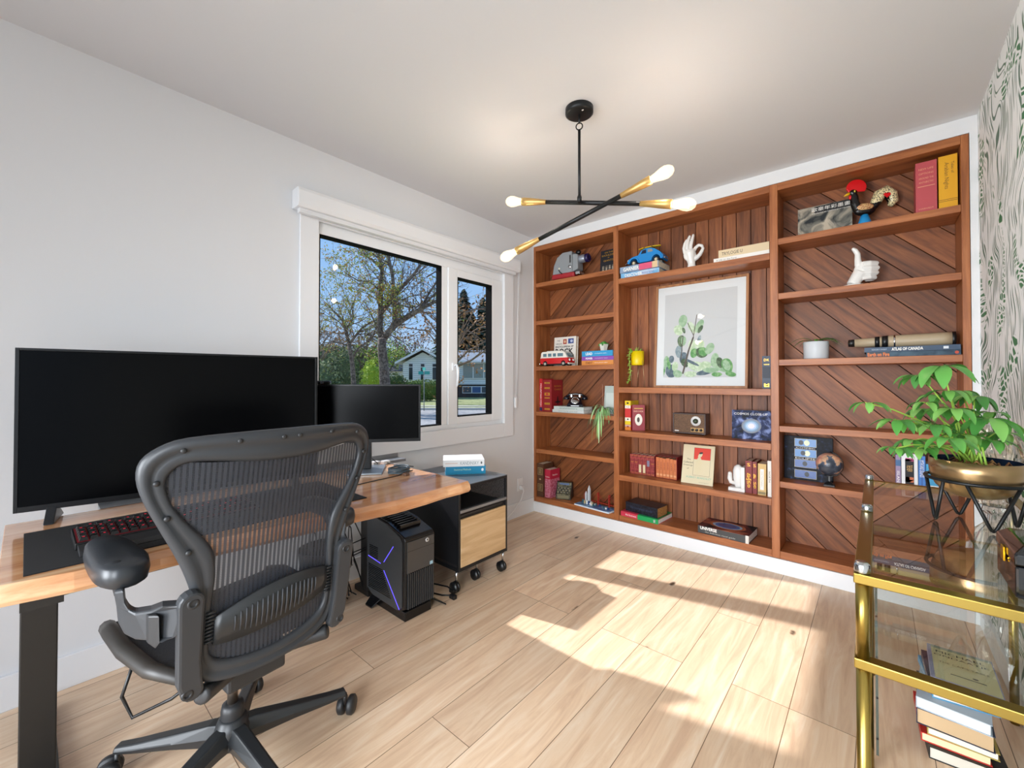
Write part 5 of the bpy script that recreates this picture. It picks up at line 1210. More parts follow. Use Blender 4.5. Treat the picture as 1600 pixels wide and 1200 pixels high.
for k in range(8): b.box(.10 + k * .022, .112 + k * .022, .03, .15, .4655 - .0035 * k - (.001 * k * k if k > 3 else 0) * .3, .4675 - .0035 * k, cb)
b.build('top_vent', t)
b = MB(); b.prism([(.04, -.03, 0), (.10, -.03, 0), (.12, .02, .04), (.03, .02, .04)], (0, 0, .008), cb); b.prism([(.20, .17, .05), (.31, .17, .05), (.36, .245, .0), (.24, .245, .0)], (0, 0, .008), cb); b.box(.02, .33, .012, .168, 0, .046, cb); b.build('base_stand', t, bevel=.003)

# waste bin behind the chair
t = thing('waste_bin', 'black round waste bin on the floor between the chair and the computer', 'waste bin', (.17, -1.965, 0))
b = MB(); b.lathe([(.001, 0), (.095, 0), (.12, .30), (.123, .305), (.117, .305), (.092, .008), (.001, .008)], mat('#131417', .5), seg=32); b.build('body', t)
# cables
t = thing('cable_bundle', 'tangle of black computer cables hanging behind the desk to the floor', 'cables', (.15, -1.9, 0))
b = MB(); rnd = random.Random(9)
for k in range(11):
    y0 = rnd.uniform(-.15, .16); y1 = y0 + rnd.uniform(-.15, .12); x0 = rnd.uniform(-.05, .06)
    b.tube([(x0, y0, .66), (x0 + rnd.uniform(-.03, .03), y0 + rnd.uniform(-.06, .06), .52), (x0 + rnd.uniform(-.04, .08), (y0 + y1) / 2, .38), (x0 + rnd.uniform(-.02, .1), y1, rnd.uniform(.14, .26)), (x0 + .06, y1 + .03, .03), (x0 + rnd.uniform(.0, .1), y1 + .06, .006)], .0032, black_pl, 6)
for k in range(5):
    z = rnd.uniform(.15, .6); b.tube([(-.02, -.16, z), (.02, .0, z - rnd.uniform(0, .06)), (.10, .17, z + rnd.uniform(-.02, .05))], .003, black_pl, 6)
b.build('cable', t)
t = thing('floor_cables', 'two black power cords with plugs lying on the floor beside the drawer cabinet', 'cord', (.55, -1.48, 0))
b = MB(); b.tube([(-.30, .05, .004), (-.15, .03, .004), (-.05, .06, .005), (.0, .045, .012)], .004, black_pl, 6); b.tube([(-.28, -.03, .004), (-.1, -.05, .004), (.0, -.02, .005), (.05, .0, .012)], .004, black_pl, 6); b.build('cord', t)
b = MB(); b.box(-.005, .035, .03, .055, 0, .022, black_pl); b.box(.045, .085, -.012, .012, 0, .022, black_pl); b.build('plug', t, bevel=.004)

# ------------------------------------------------------------------ drawer cabinet on casters
t = thing('drawer_cabinet', 'black metal drawer cabinet on casters with perforated sides and a pale wood front', 'cabinet', (.375, -1.25, 0))
CO = (.375, -1.25, 0)
anth = mat('#1d1e20', .4, metal=.3, name='anthracite'); topm = mat('#5a6066', .32, metal=.3, name='grey_metal_top')
pf = bpy.data.materials.new('perforated_metal'); pf.use_nodes = True; nt = pf.node_tree; pb = nt.nodes['Principled BSDF']; pb.inputs['Base Color'].default_value = lin('#1b1c20'); pb.inputs['Roughness'].default_value = .45
tc = nd(nt, 'ShaderNodeTexCoord'); mp = nd(nt, 'ShaderNodeMapping'); mp.inputs['Scale'].default_value = (110, 110, 110); nt.links.new(tc.outputs['Object'], mp.inputs[0])
sp = nd(nt, 'ShaderNodeSeparateXYZ'); nt.links.new(mp.outputs[0], sp.inputs[0])
def sn(sock):
    m2 = nd(nt, 'ShaderNodeMath', operation='SINE'); m1 = nd(nt, 'ShaderNodeMath', operation='MULTIPLY'); m1.inputs[1].default_value = 2 * math.pi; nt.links.new(sock, m1.inputs[0]); nt.links.new(m1.outputs[0], m2.inputs[0]); return m2.outputs[0]
ml = nd(nt, 'ShaderNodeMath', operation='MULTIPLY'); nt.links.new(sn(sp.outputs['X']), ml.inputs[0]); nt.links.new(sn(sp.outputs['Z']), ml.inputs[1])
lt = nd(nt, 'ShaderNodeMath', operation='LESS_THAN'); lt.inputs[1].default_value = .30; nt.links.new(ml.outputs[0], lt.inputs[0]); nt.links.new(lt.outputs[0], pb.inputs['Alpha'])
x0, x1, y0, y1, z0, z1 = .115, .62, -1.445, -1.05, .125, .588
b = off(CO)
for x in (x0, x1 - .014):
    for y in (y0, y1 - .014): b.box(x, x + .014, y, y + .014, z0, z1 - .004, anth)
for y in (y0, y1 - .014): b.box(x0 + .014, x1 - .014, y, y + .014, z0, z0 + .016, anth)
for x in (x0, x1 - .014): b.box(x, x + .014, y0 + .014, y1 - .014, z0, z0 + .018, anth); b.box(x, x + .014, y0 + .014, y1 - .014, z1 - .018, z1 - .004, anth)
b.build('frame', t, bevel=.0015)
b = off(CO); b.box(x0 + .001, x1, y0, y1, z1 - .004, z1, topm); b.build('top', t)
for y in (y0 + .004, y1 - .007):
    b = off(CO); b.box(x0 + .014, x1 - .014, y, y + .002, z0 + .016, z1 - .006, pf); b.build('side_panel', t)
b = off(CO); b.box(x0 + .003, x0 + .005, y0 + .014, y1 - .014, z0 + .018, z1 - .018, pf); b.build('rear_panel', t)
b = off(CO); b.box(x0 + .014, x1 - .006, y0 + .014, y1 - .014, .432, .437, anth); b.build('shelf', t)
b = off(CO); b.box(x1 - .016, x1 + .004, y0 + .010, y1 - .010, .440, .456, mat('#8b8e92', .3, metal=.7)); b.build('handle_bar', t, bevel=.002)
b = off(CO); b.box(x1 - .012, x1 + .002, y0 + .016, y1 - .016, .146, .405, wood('pale_oak_front', '#b79468', '#c9a67a', '#d6b88e', 'Y', .5)); b.build('drawer', t, bevel=.002)
b = off(CO); b.box(x0 + .05, x1 - .015, y0 + .018, y1 - .018, .15, .425, black_pl); b.build('drawer_box', t)
for i, (cx, cy) in enumerate(((.585, -1.43), (.60, -1.068), (.56, -1.25), (.15, -1.42), (.15, -1.075))):
    b = off(CO); 
    for s in (-1, 1): b.lathe([(.001, cy + s * .003), (.028, cy + s * .003), (.030, cy + s * .006), (.030, cy + s * .014), (.001, cy + s * .016)], black_pl, (cx - .012, 0, .030), 'Y', 20)
    c_ = b.build('caster', t)
    b = off(CO); b.lathe([(.006, .058), (.007, z0)], chrome, (cx, cy, 0), seg=10); b.tube([(cx, cy, .075), (cx - .004, cy, .06), (cx - .012, cy, .034)], .0055, black_pl, 8); b.build('caster_stem', c_)
book('book', 'thick blue paperback lying at the bottom of the pair on the drawer cabinet', '#1f9ac4', 0.048, 0.17, 0.245, (.345, -1.305, .588), 'flat', rz=52, pages=page_w, spine=mat('#1787b0', .4), art=arts(spine_text('Statistical Methods', mat('#bfe3c0', .5), .58, .42, .22, yo=.4), spine_disc(mat('#dfe9ee', .5), .08, .06, .4)))
book('book', 'thick white book lying on the blue paperback on the drawer cabinet', '#e6e6e6', 0.040, 0.185, 0.25, (.338, -1.318, .6365), 'flat', rz=50, pages=page_w, art=arts(spine_text('KANDINSKY', mat('#8d9ba0', .5), .36, .45, .5), spine_disc(mat('#555a5c', .5), .07, .04, .4), spine_rect(mat('#d9c0b4', .5), .8, .3, .12)))
# outlet
t = thing('wall_outlet', 'white wall outlet with a white cord plugged in beside the bookcase', 'outlet', (0, -.185, .27))
b = MB(); b.box(0, .006, -.035, .035, -.055, .055, pvc); b.build('plate', t, bevel=.002)
b = MB(); b.box(.006, .035, -.014, .014, -.04, -.012, pvc); b.tube([(.033, 0, -.026), (.05, -.01, -.05), (.045, -.04, -.12), (.03, -.12, -.20), (.028, -.25, -.262), (.05, -.5, -.266)], .003, pvc, 8); b.build('cord', t)

# ------------------------------------------------------------------ chandelier
br_ = mat('#cfa868', .42, metal=.8, name='brushed_brass'); blk = mat('#1a1b1c', .4, metal=.4, name='blackened_metal')
ch2 = thing('chandelier', 'black and brass four bulb chandelier of two crossed rods hanging from the ceiling', 'chandelier', (1.282, -1.287, RH))
HO = Vector((1.282, -1.287, RH))
def hm(): m = MB(); m.M = Matrix.Translation(-HO); return m
b = hm(); b.lathe([(.001, RH - .030), (.055, RH - .030), (.065, RH - .024), (.065, RH)], blk, (HO.x, HO.y, 0), seg=32); b.lathe([(.004, RH - .032), (.006, RH - .028)], chrome, (HO.x + .03, HO.y - .02, 0), seg=8); b.build('canopy', ch2)
b = hm(); b.tube([(HO.x, HO.y, RH - .03), (HO.x, HO.y, RH - .07)], .005, blk, 10); b.tube([(HO.x, HO.y, RH - .10), (HO.x, HO.y, 2.0)], .0065, blk, 12)
b.tube([(HO.x + .014 * math.cos(a), HO.y + .006 * math.cos(a), RH - .084 + .016 * math.sin(a)) for a in [2 * math.pi * i / 14 for i in range(14)]], .003, blk, 6, close=True); b.lathe([(.010, 1.995), (.011, 2.02), (.008, 2.03)], blk, (HO.x, HO.y, 0), seg=16); b.build('rod', ch2)
fil = mat('#ffdba8', .5, emit=30, name='filament')
bg = glass_mat('bulb_glass', (1, .97, .92, 1), .05)
_nt = bg.node_tree; _em = nd(_nt, 'ShaderNodeEmission'); _em.inputs[0].default_value = (1, .80, .52, 1); _em.inputs[1].default_value = .55
_ad = nd(_nt, 'ShaderNodeAddShader'); _o = [n for n in _nt.nodes if n.type == 'OUTPUT_MATERIAL'][0]; _src = _o.inputs[0].links[0].from_socket
_nt.links.new(_src, _ad.inputs[0]); _nt.links.new(_em.outputs[0], _ad.inputs[1]); _nt.links.new(_ad.outputs[0], _o.inputs[0])
for (p, q) in (((.866, -1.336, 2.096), (1.766, -1.153, 1.890)), ((.846, -1.354, 1.810), (1.696, -1.213, 2.064))):
    p, q = Vector(p), Vector(q); d = (q - p).normalized(); L = (q - p).length
    s0 = 0
    if p.z < 1.9: sh = Vector((0, 0, -.013)); p, q = p + sh, q + sh
    else: sh = Vector((0, 0, .006)); p, q = p + sh, q + sh
    arm = MB(); arm.M = Matrix.Translation(-HO); arm.tube([p + d * .22, q - d * .22], .0105, blk, 16); ao = arm.build('arm', ch2)
    for e, dd in ((p, d), (q, -d)):
        zax = dd; xax = zax.orthogonal().normalized(); Tm = Matrix((xax, zax.cross(xax), zax)).transposed().to_4x4()
        b = hm(); b.lathe([(.0165, .098), (.0205, .100), (.0195, .13), (.0115, .235), (.010, .236)], br_, e, seg=24, T=Tm); so = b.build('socket', ch2)
        b = hm(); b.lathe([(.001, 0), (.012, .003), (.022, .014), (.0275, .032), (.026, .05), (.019, .075), (.015, .098)], bg, e, seg=24, T=Tm); bo = b.build('bulb', ch2)
        b = hm()
        for k in range(4):
            a = math.pi / 2 * k + .4; r1, r2 = .006, .013
            b.tube([e + Tm @ Vector((r1 * math.cos(a), r1 * math.sin(a), .090)), e + Tm @ Vector((r2 * math.cos(a), r2 * math.sin(a), .028)), e + Tm @ Vector((r2 * math.cos(a + .9), r2 * math.sin(a + .9), .030)), e + Tm @ Vector((r1 * math.cos(a + .9), r1 * math.sin(a + .9), .088))], .0030, fil, 6)
        b.build('filament', bo)
        pl = bpy.data.lights.new('bulb_light', 'POINT'); pl.energy = 2.7; pl.color = (1, .98, .96); pl.shadow_soft_size = .02
        po = bpy.data.objects.new('bulb_light', pl); COL.objects.link(po); po.location = e + dd * .045

# ------------------------------------------------------------------ brass and glass cart
brass = mat('#a8904a', .30, metal=1.0, name='polished_brass'); tglass = glass_mat('cart_glass', (.93, .97, .95, 1), .10)
ct = thing('glass_cart', 'polished brass cart with two clear glass shelves against the patterned wall', 'cart', (2.485, -1.31, 0))
GO = (2.485, -1.31, 0)
X0, X1, Y0, Y1 = 2.290, 2.688, -1.862, -.762
for z in (.765, .592):
    b = off(GO); w_ = .028; h_ = .020
    b.box(X0, X1, Y0, Y0 + w_, z - h_, z, brass); b.box(X0, X1, Y1 - w_, Y1, z - h_, z, brass); b.box(X0, X0 + w_, Y0 + w_, Y1 - w_, z - h_, z, brass); b.box(X1 - w_, X1, Y0 + w_, Y1 - w_, z - h_, z, brass)
    b.build('shelf_frame', ct, bevel=.002)
    b = off(GO); b.box(X0 + w_ + .001, X1 - w_ - .001, Y0 + w_ + .001, Y1 - w_ - .001, z - .008, z - .001, tglass); b.build('glass_shelf', ct)
for x in (X0 + .014, X1 - .014):
    for y in (Y0 + .015, -1.31, Y1 - .015):
        b = off(GO); b.lathe([(.0115, 0), (.0115, .572)], brass, (x, y, 0), seg=18); b.lathe([(.0115, .592), (.0115, .745)], brass, (x, y, 0), seg=18); b.build('leg', ct)
        b = off(GO); b.lathe([(.0125, .7655), (.0135, .768), (.0135, .782), (.010, .787), (.001, .787)], chrome, (x, y, 0), seg=18); b.build('knob', ct)
b = off(GO); b.box(X0 + .030, X0 + .036, -1.318, -1.30, 0.05, .57, mat('#5a625c', .35, metal=.6)); b.build('strut', ct)
for z in (.1, .22, .34, .46):
    b = off(GO); b.lathe([(.001, -1.3205), (.003, -1.320), (.003, -1.318)], black_pl, (X0 + .033, 0, z), 'Y', 8); b.build('screw', ct)
# black box
t = thing('jewellery_box', 'glossy black box with a small brass clasp on the near end of the glass cart', 'box', (2.60, -1.725, .7655))
bx = mat('#0b0d11', .12, name='lacquer', coat=.6)
b = MB(); b.box(-.083, .083, -.078, .078, 0, .058, bx); b.build('body', t, bevel=.004)
b = MB(); b.rings([[(-.084, -.079, .0595), (.084, -.079, .0595), (.084, .079, .0595), (-.084, .079, .0595)], [(-.084, -.079, .080), (.084, -.079, .080), (.084, .079, .080), (-.084, .079, .080)], [(-.070, -.064, .095), (.070, -.064, .095), (.070, .064, .095), (-.070, .064, .095)]], bx, smooth=False); b.build('lid', t, bevel=.003)
b = MB(); b.box(-.0875, -.084, -.010, .014, .045, .072, mat('#d8a21c', .25, metal=.9)); b.build('clasp', t, bevel=.001)
# plant stand with bowl
PX, PY = 2.532, -1.262
t = thing('plant_stand', 'black wire plant stand with angled hairpin legs on the glass cart', 'plant stand', (PX, PY, .7655))
b = MB(); b.tube([(.098 * math.cos(2 * math.pi * i / 40), .098 * math.sin(2 * math.pi * i / 40), .122) for i in range(40)], .0048, blk, 8, close=True); b.build('ring', t)
for k in range(4):
    a0 = R(-105 + 90 * k); a1 = a0 + R(62); am = (a0 + a1) / 2
    P = lambda a, r_, z: (r_ * math.cos(a), r_ * math.sin(a), z)
    b = MB(); b.tube([P(a0, .098, .120), P(am - .10, .083, .016), P(am - .05, .082, .007), P(am, .082, .0046), P(am + .05, .082, .007), P(am + .10, .083, .016), P(a1, .098, .120)], .0042, blk, 8); b.build('leg', t)
t = thing('potted_plant', 'leafy green umbrella plant in a brushed gold metal bowl on the wire stand', 'potted plant', (PX, PY, .838))
bowl = mat('#b3936a', .28, metal=.9, name='brushed_gold')
b = MB(); b.lathe([(.001, 0), (.03, .001), (.058, .010), (.078, .028), (.088, .052), (.091, .075), (.0915, .104), (.0895, .104)], bowl, seg=48, caps=False)
b.build('bowl', t)
b = MB(); b.lathe([(.0890, .1038), (.0885, .075), (.078, .050), (.06, .04)], mat('#1f2f45', .25, metal=.5), seg=48, caps=False); b.build('bowl_lining', t, recalc=False)
b = MB(); soil = speckle('bark_soil', '#4a2f1c', '#96683f', 90, .9)
b.lathe([(.084, .070), (.06, .082), (.03, .09), (.001, .092)], soil, seg=24)
rnd = random.Random(4)
for k in range(90):
    a = rnd.uniform(0, 6.28); r_ = rnd.uniform(0, .062); z = .084; dx, dy = rnd.uniform(-.022, .022), rnd.uniform(-.022, .022)
    b.tube([(r_ * math.cos(a), r_ * math.sin(a), z), (r_ * math.cos(a) + dx, r_ * math.sin(a) + dy, z + rnd.uniform(.0, .02)), (r_ * math.cos(a) + dx * 2, r_ * math.sin(a) + dy * 2, z)], .0025, mat(rnd.choice(['#7a4f2c', '#a87a4a', '#5a3a22']), .9), 5)
b.build('bark_soil', t)
clusters = [(2.465, -1.342, 1.198, .079), (2.42, -1.315, 1.173, .058), (2.314, -1.539, 1.101, .045), (2.371, -1.463, 1.054, .058), (2.435, -1.235, 1.075, .057), (2.482, -1.393, 1.085, .060), (2.444, -1.426, 1.043, .055), (2.547, -1.363, 1.062, .085), (2.54, -1.211, 1.114, .062), (2.462, -1.212, 1.116, .05), (2.406, -1.459, .984, .05), (2.364, -1.562, .992, .040), (2.465, -1.474, 1.016, .055), (2.592, -1.165, 1.01, .055), (2.406, -1.327, .99, .055), (2.517, -1.165, 1.128, .052), (2.516, -1.231, 1.032, .055),
    (2.48, -1.30, 1.13, .05), (2.43, -1.38, 1.10, .045), (2.50, -1.40, 1.02, .05), (2.42, -1.29, 1.04, .045), (2.56, -1.30, 1.0, .05), (2.53, -1.16, 1.07, .045), (2.44, -1.35, 0.975, .045), (2.57, -1.22, 1.07, .045)]
lf = [mat(c, .4, name='umbrella_leaf') for c in ('#4a8c38', '#599a43', '#417f36', '#70a64e')]; stm = mat('#9cc24a', .5, name='petiole')
def leaflet(b, p, d, L, w_, m, droop):
    p = Vector(p); d = Vector(d).normalized(); side = d.cross(Vector((0, 0, 1)))
    side = side.normalized() if side.length > .05 else Vector((1, 0, 0))
    vs, n = [], 7
    for i in range(n + 1):
        u = i / n; ww = w_ * math.sin(math.pi * min(1, (u * .93 + .03)) ** .85)
        upv = side.cross(d).normalized()
        vs += [p - side * ww + upv * ww * .25, p, p + side * ww + upv * ww * .25]
        d = (d + Vector((0, 0, -droop / n))).normalized(); p = p + d * (L / n)
    f = []
    for i in range(n): f += [(i * 3, i * 3 + 1, i * 3 + 4, i * 3 + 3), (i * 3 + 1, i * 3 + 2, i * 3 + 5, i * 3 + 4)]
    b.add(vs, f, m, smooth=True)
fb, sb = MB(), MB(); rnd = random.Random(21); PO = Vector((PX, PY, .838))
for i, (x, y, z, r_) in enumerate(clusters):
    c = Vector((x, y, z)) - PO; base = Vector((rnd.uniform(-.03, .02), rnd.uniform(-.03, .03), .09)); mid = base.lerp(c, .5) + Vector((0, 0, .03))
    sb.tube([base, base.lerp(mid, .5) + Vector((0, 0, .01)), mid, mid.lerp(c, .6) + Vector((0, 0, .006)), c], [.0028, .0024, .0020, .0018, .0016], stm, 6)
    n = 8 if r_ > .05 else 6; a0 = rnd.uniform(0, 6.28)
    for k in range(n):
        a = a0 + 2 * math.pi * k / n + rnd.uniform(-.15, .15); m = rnd.choice(lf); L = r_ * rnd.uniform(.85, 1.12)
        st = c + Vector((math.cos(a) * .008, math.sin(a) * .008, .002)); sb.tube([c, st], .001, stm, 5)
        leaflet(fb, st, (math.cos(a), math.sin(a), rnd.uniform(.0, .35)), L, L * .20, m, rnd.uniform(1.1, 2.2))
sb.tube([(0, 0, .085), (-.01, .0, .13), (-.005, .01, .19)], [.006, .005, .003], mat('#8a7a4a', .7), 8)
sb.build('stems', t); fb.build('foliage', t, recalc=False)
# cut glass vase
t = thing('glass_vase', 'amber cut glass vase standing behind the potted plant at the back of the cart', 'vase', (2.612, -.955, .7655))
vg = glass_mat('amber_crystal', (.995, .965, .91, 1), .30)
b = MB(); rr = []
for z, r_ in ((0, .035), (.012, .038), (.03, .016), (.05, .018), (.08, .044), (.12, .060), (.17, .066), (.21, .056), (.23, .044), (.25, .046), (.25, .042), (.22, .042), (.20, .050), (.15, .058), (.10, .045), (.07, .010)):
    rr.append([(r_ * (1.05 if i % 2 else .95) * math.cos(2 * math.pi * i / 28), r_ * (1.05 if i % 2 else .95) * math.sin(2 * math.pi * i / 28), z) for i in range(28)])
b.rings(rr, vg, smooth=False); b.build('vase', t)
# stack of books under the cart
stack = [('large black edged hardback at the bottom of the stack under the glass cart', '#17191c', .036, .17, .25, 2.425, -.90, -86, '#d8d2c4'), ('red covered paperback second from the bottom of the stack under the cart', '#c8332c', .026, .15, .225, 2.418, -.91, -88, '#e8dcb0'),
         ('yellowish paperback with colourful spine in the lower half of the stack under the cart', '#b09a4c', .022, .15, .23, 2.44, -.905, -90, '#e6e2d6'), ('thick navy hardback with tan page edges in the middle of the stack under the cart', '#1c2440', .048, .165, .235, 2.428, -.90, -93, '#c9ab84'),
         ('pale blue grey hardback above the navy one in the stack under the cart', '#b4bfc9', .034, .16, .24, 2.440, -.895, -96, '#dfe2e6'), ('blue spined paperback third from the top of the stack under the cart', '#4f9ac4', .022, .145, .21, 2.432, -.90, -84, '#e8e6df'), ('dark purple spined paperback second from the top of the stack under the cart', '#3a3048', .024, .148, .212, 2.440, -.905, -88, '#e8e2d2')]
z = 0.0
for lab, c, t_, w_, h_, x, y, rz, pg in stack:
    book('book', lab, c, t_, w_, h_, (x, y, z), 'flat', rz=rz, pages=speckle('pages_' + pg[1:], pg, pg, 10, .8), art=spine_text('NOVEL', white_ink, .6, .3, .5)); z += t_ + .0003
ym = mat('#d2c79a', .45)
book('book', 'cream novel by MICHAEL ONDAATJE lying on top of the stack under the glass cart', '#8f8fae', .026, .152, .225, (2.455, -.90, z), 'flat', rz=-91, pages=speckle('pages_cream', '#e0d6be', '#efe8d6', 100, .8),
     art=arts(cover_rect(ym, .52, .5, .92, .96, .5), cover_rect(mat('#9aa08e', .5), .52, .95, .92, .07, .7), cover_text('MICHAEL', black_ink, .5, .82, .74, .065), cover_text('ONDAATJE', black_ink, .5, .71, .82, .065), cover_text("THE CAT'S TABLE", mat('#6b6248', .5), .52, .52, .74, .045), cover_rect(mat('#4c4a44', .5), .55, .24, .5, .02, 1), cover_disc(mat('#4c4a44', .5), .66, .30, .09, .04, 1)))
# ------------------------------------------------------------------ outside: street, house, trees
TREE_A = [([(-17.07, 9.32, 0.07), (-17.01, 9.25, 1.03), (-16.97, 9.15, 1.99), (-16.95, 9.03, 2.89), (-16.86, 8.98, 3.34)], [0.3, 0.27, 0.24, 0.22, 0.2]), ([(-17.21, 9.2, 3.29), (-17.41, 9.19, 3.85), (-17.48, 9.28, 4.98), (-17.6, 9.34, 6.22), (-17.64, 9.46, 7.18), (-17.89, 9.41, 7.88), (-17.91, 9.55, 9.05)], [0.17, 0.15, 0.14, 0.12, 0.1, 0.07, 0.04]), ([(-17.18, 9.22, 3.29), (-16.9, 9.33, 3.64), (-16.57, 9.49, 4.0), (-16.11, 9.76, 4.34), (-15.55, 10.11, 4.69), (-15.06, 10.4, 4.99), (-14.5, 10.75, 5.28), (-13.82, 11.21, 5.71)], [0.18, 0.17, 0.16, 0.14, 0.12, 0.1, 0.07, 0.04]), ([(-17.23, 9.18, 4.76), (-17.1, 9.46, 5.15), (-16.99, 9.71, 5.54), (-16.85, 9.99, 5.98), (-16.63, 10.34, 6.48), (-16.41, 10.69, 6.98), (-16.22, 11.01, 7.61), (-16.0, 11.36, 8.52)], [0.12, 0.12, 0.11, 0.1, 0.09, 0.08, 0.06, 0.04]), ([(-16.68, 9.66, 4.07), (-16.61, 9.59, 4.56), (-16.57, 9.49, 5.45), (-16.54, 9.39, 6.52), (-16.6, 9.2, 7.4), (-16.69, 8.99, 8.63)], [0.11, 0.11, 0.1, 0.09, 0.08, 0.05]), ([(-15.81, 10.41, 4.76), (-15.66, 10.7, 5.24), (-15.59, 10.93, 5.72), (-15.4, 11.24, 6.31), (-15.28, 11.51, 6.81), (-15.09, 11.83, 7.69)], [0.08, 0.07, 0.06, 0.05, 0.04, 0.03]), ([(-15.46, 10.71, 6.59), (-15.04, 10.95, 6.84), (-14.78, 11.04, 6.64)], [0.04, 0.03, 0.02]), ([(-17.27, 9.15, 7.05), (-17.72, 8.91, 7.55), (-18.25, 8.61, 7.95), (-18.79, 8.31, 8.08)], [0.06, 0.04, 0.03, 0.02]), ([(-17.28, 9.14, 5.86), (-17.59, 8.74, 6.3), (-17.98, 8.27, 6.36), (-18.37, 7.8, 6.7)], [0.06, 0.04, 0.03, 0.02])]
TREE_B = [([(-21.09, 9.81, -0.08), (-21.03, 9.7, 1.07), (-20.98, 9.59, 2.1), (-20.93, 9.47, 2.72), (-20.91, 9.33, 3.32)], [0.15, 0.14, 0.13, 0.12, 0.11]), ([(-21.36, 9.57, 3.37), (-21.61, 9.49, 4.11), (-21.83, 9.43, 4.75), (-22.21, 9.24, 5.14), (-22.62, 9.01, 5.63), (-23.04, 8.78, 6.07)], [0.09, 0.08, 0.07, 0.05, 0.04, 0.02]), ([(-21.52, 9.44, 4.1), (-21.25, 9.51, 4.5), (-20.94, 9.62, 4.9), (-20.9, 9.49, 5.5), (-20.6, 9.6, 6.19)], [0.06, 0.05, 0.04, 0.03, 0.02]), ([(-21.3, 9.63, 3.42), (-21.1, 9.93, 3.95), (-20.95, 10.19, 4.33), (-20.69, 10.55, 4.66), (-20.42, 10.92, 4.89)], [0.08, 0.07, 0.06, 0.05, 0.03]), ([(-21.22, 9.7, 2.43), (-20.86, 9.85, 3.04), (-20.43, 10.06, 3.35), (-20.01, 10.27, 3.64), (-19.75, 10.34, 4.14)], [0.07, 0.06, 0.05, 0.04, 0.03]), ([(-21.32, 9.61, 3.16), (-21.77, 9.35, 3.38), (-22.27, 9.05, 3.49), (-22.76, 8.76, 3.71)], [0.05, 0.04, 0.03, 0.02])]
GZ = -0.70
FW = Vector((-.6547, .7559, 0)); RT = Vector((.7559, .6547, 0)); CP = Vector((2.33, -2.98, 0))
def strip(name, d0, d1, z0, z1, m, half=60):
    b = MB(); q = [CP + FW * d0 - RT * half, CP + FW * d0 + RT * half, CP + FW * d1 + RT * half, CP + FW * d1 - RT * half]
    b.prism([(p.x, p.y, z0) for p in q], (0, 0, z1 - z0), m); return struct(b.build(name))
grass = speckle('lawn', '#7d8450', '#a3a870', 3, .9); road_m = speckle('asphalt', '#8f8e8c', '#a8a6a2', 6, .9); kerb_m = mat('#bdb8ae', .8)
b = MB(); b.prism([(-120, -60, GZ - .5), (-.6, -60, GZ - .5), (-.6, 110, GZ - .5), (-120, 110, GZ - .5)], (0, 0, .5), grass); struct(b.build('ground'))
strip('road', 16.5, 26.6, GZ, GZ + .02, road_m); strip('curb', 26.6, 27.1, GZ, GZ + .14, kerb_m); strip('sidewalk', 30.2, 31.0, GZ, GZ + .04, kerb_m)

# house
ho = thing('house', 'white clapboard bungalow with a grey shingle roof across the street', 'house', (-36.5, 22.9, GZ), (0, 0, R(45.6)))
clap, nt, bs = node_mat('white_clapboard', .7)
tc = nd(nt, 'ShaderNodeTexCoord'); sp = nd(nt, 'ShaderNodeSeparateXYZ'); nt.links.new(tc.outputs['Object'], sp.inputs[0])
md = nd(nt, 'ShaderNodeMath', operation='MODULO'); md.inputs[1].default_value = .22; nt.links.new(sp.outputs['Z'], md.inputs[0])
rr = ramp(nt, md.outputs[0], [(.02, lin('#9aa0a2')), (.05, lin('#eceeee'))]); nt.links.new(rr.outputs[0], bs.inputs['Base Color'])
shing = speckle('grey_shingles', '#7b828a', '#9ea5ab', 12, .9); dkb = mat('#3b3a3c', .8); wglass = mat('#26323a', .1)
def gable_box(b, x0, x1, y0, y1, z0, ze, zp, m):
    xm = (x0 + x1) / 2; b.prism([(x0, y0, z0), (x1, y0, z0), (x1, y0, ze), (xm, y0, zp), (x0, y0, ze)], (0, y1 - y0, 0), m)
b = MB(); gable_box(b, .7, 4.9, .2, 8, 0, 3.75, 4.95, clap); b.build('front_wing', ho)
b = MB(); b.box(4.9, 13, 1.6, 8, 1.45, 3.95, clap); b.box(4.9, 13, 1.75, 8, 0, 1.45, dkb); b.build('main_wing', ho)
b = MB(); 
for s in (-1, 1):
    xm = 2.8; xe = xm + s * 2.85; b.prism([(xm, -.35, 5.22), (xe, -.35, 3.70), (xe, -.35, 3.86), (xm, -.35, 5.38)], (0, 8.6, 0), shing)
b.prism([(4.2, 1.0, 3.95), (4.2, 4.8, 5.35), (4.2, 8.6, 3.95), (4.2, 8.6, 4.1), (4.2, 4.8, 5.5), (4.2, 1.0, 4.1)], (9.4, 0, 0), shing); b.build('roof', ho)
b = MB()
for s in (-1, 1):
    xm = 2.8; xe = xm + s * 2.85; b.prism([(xm, -.40, 5.16), (xe, -.40, 3.62), (xe, -.40, 3.84), (xm, -.40, 5.40)], (0, .05, 0), trim_white)
b.box(4.2, 13.6, .93, 1.0, 3.9, 4.1, trim_white); b.build('fascia', ho)
b = MB(); b.box(4.1, 5.3, 4.2, 5.0, 4.9, 6.0, mat('#6e4238', .9)); b.build('chimney', ho)
for x in (1.55, 2.8, 4.05):
    b = MB(); b.box(x - .26, x + .26, .12, .2, 1.9, 3.75, trim_white); w_ = b.build('window', ho)
    b = MB(); b.box(x - .19, x + .19, .10, .13, 1.97, 3.3, wglass); b.box(x - .19, x + .19, .10, .13, 3.38, 3.68, wglass); b.build('pane', w_)
b = MB(); b.box(7.0, 10.6, 1.5, 1.6, 2.1, 3.85, trim_white); w_ = b.build('window', ho)
b = MB()
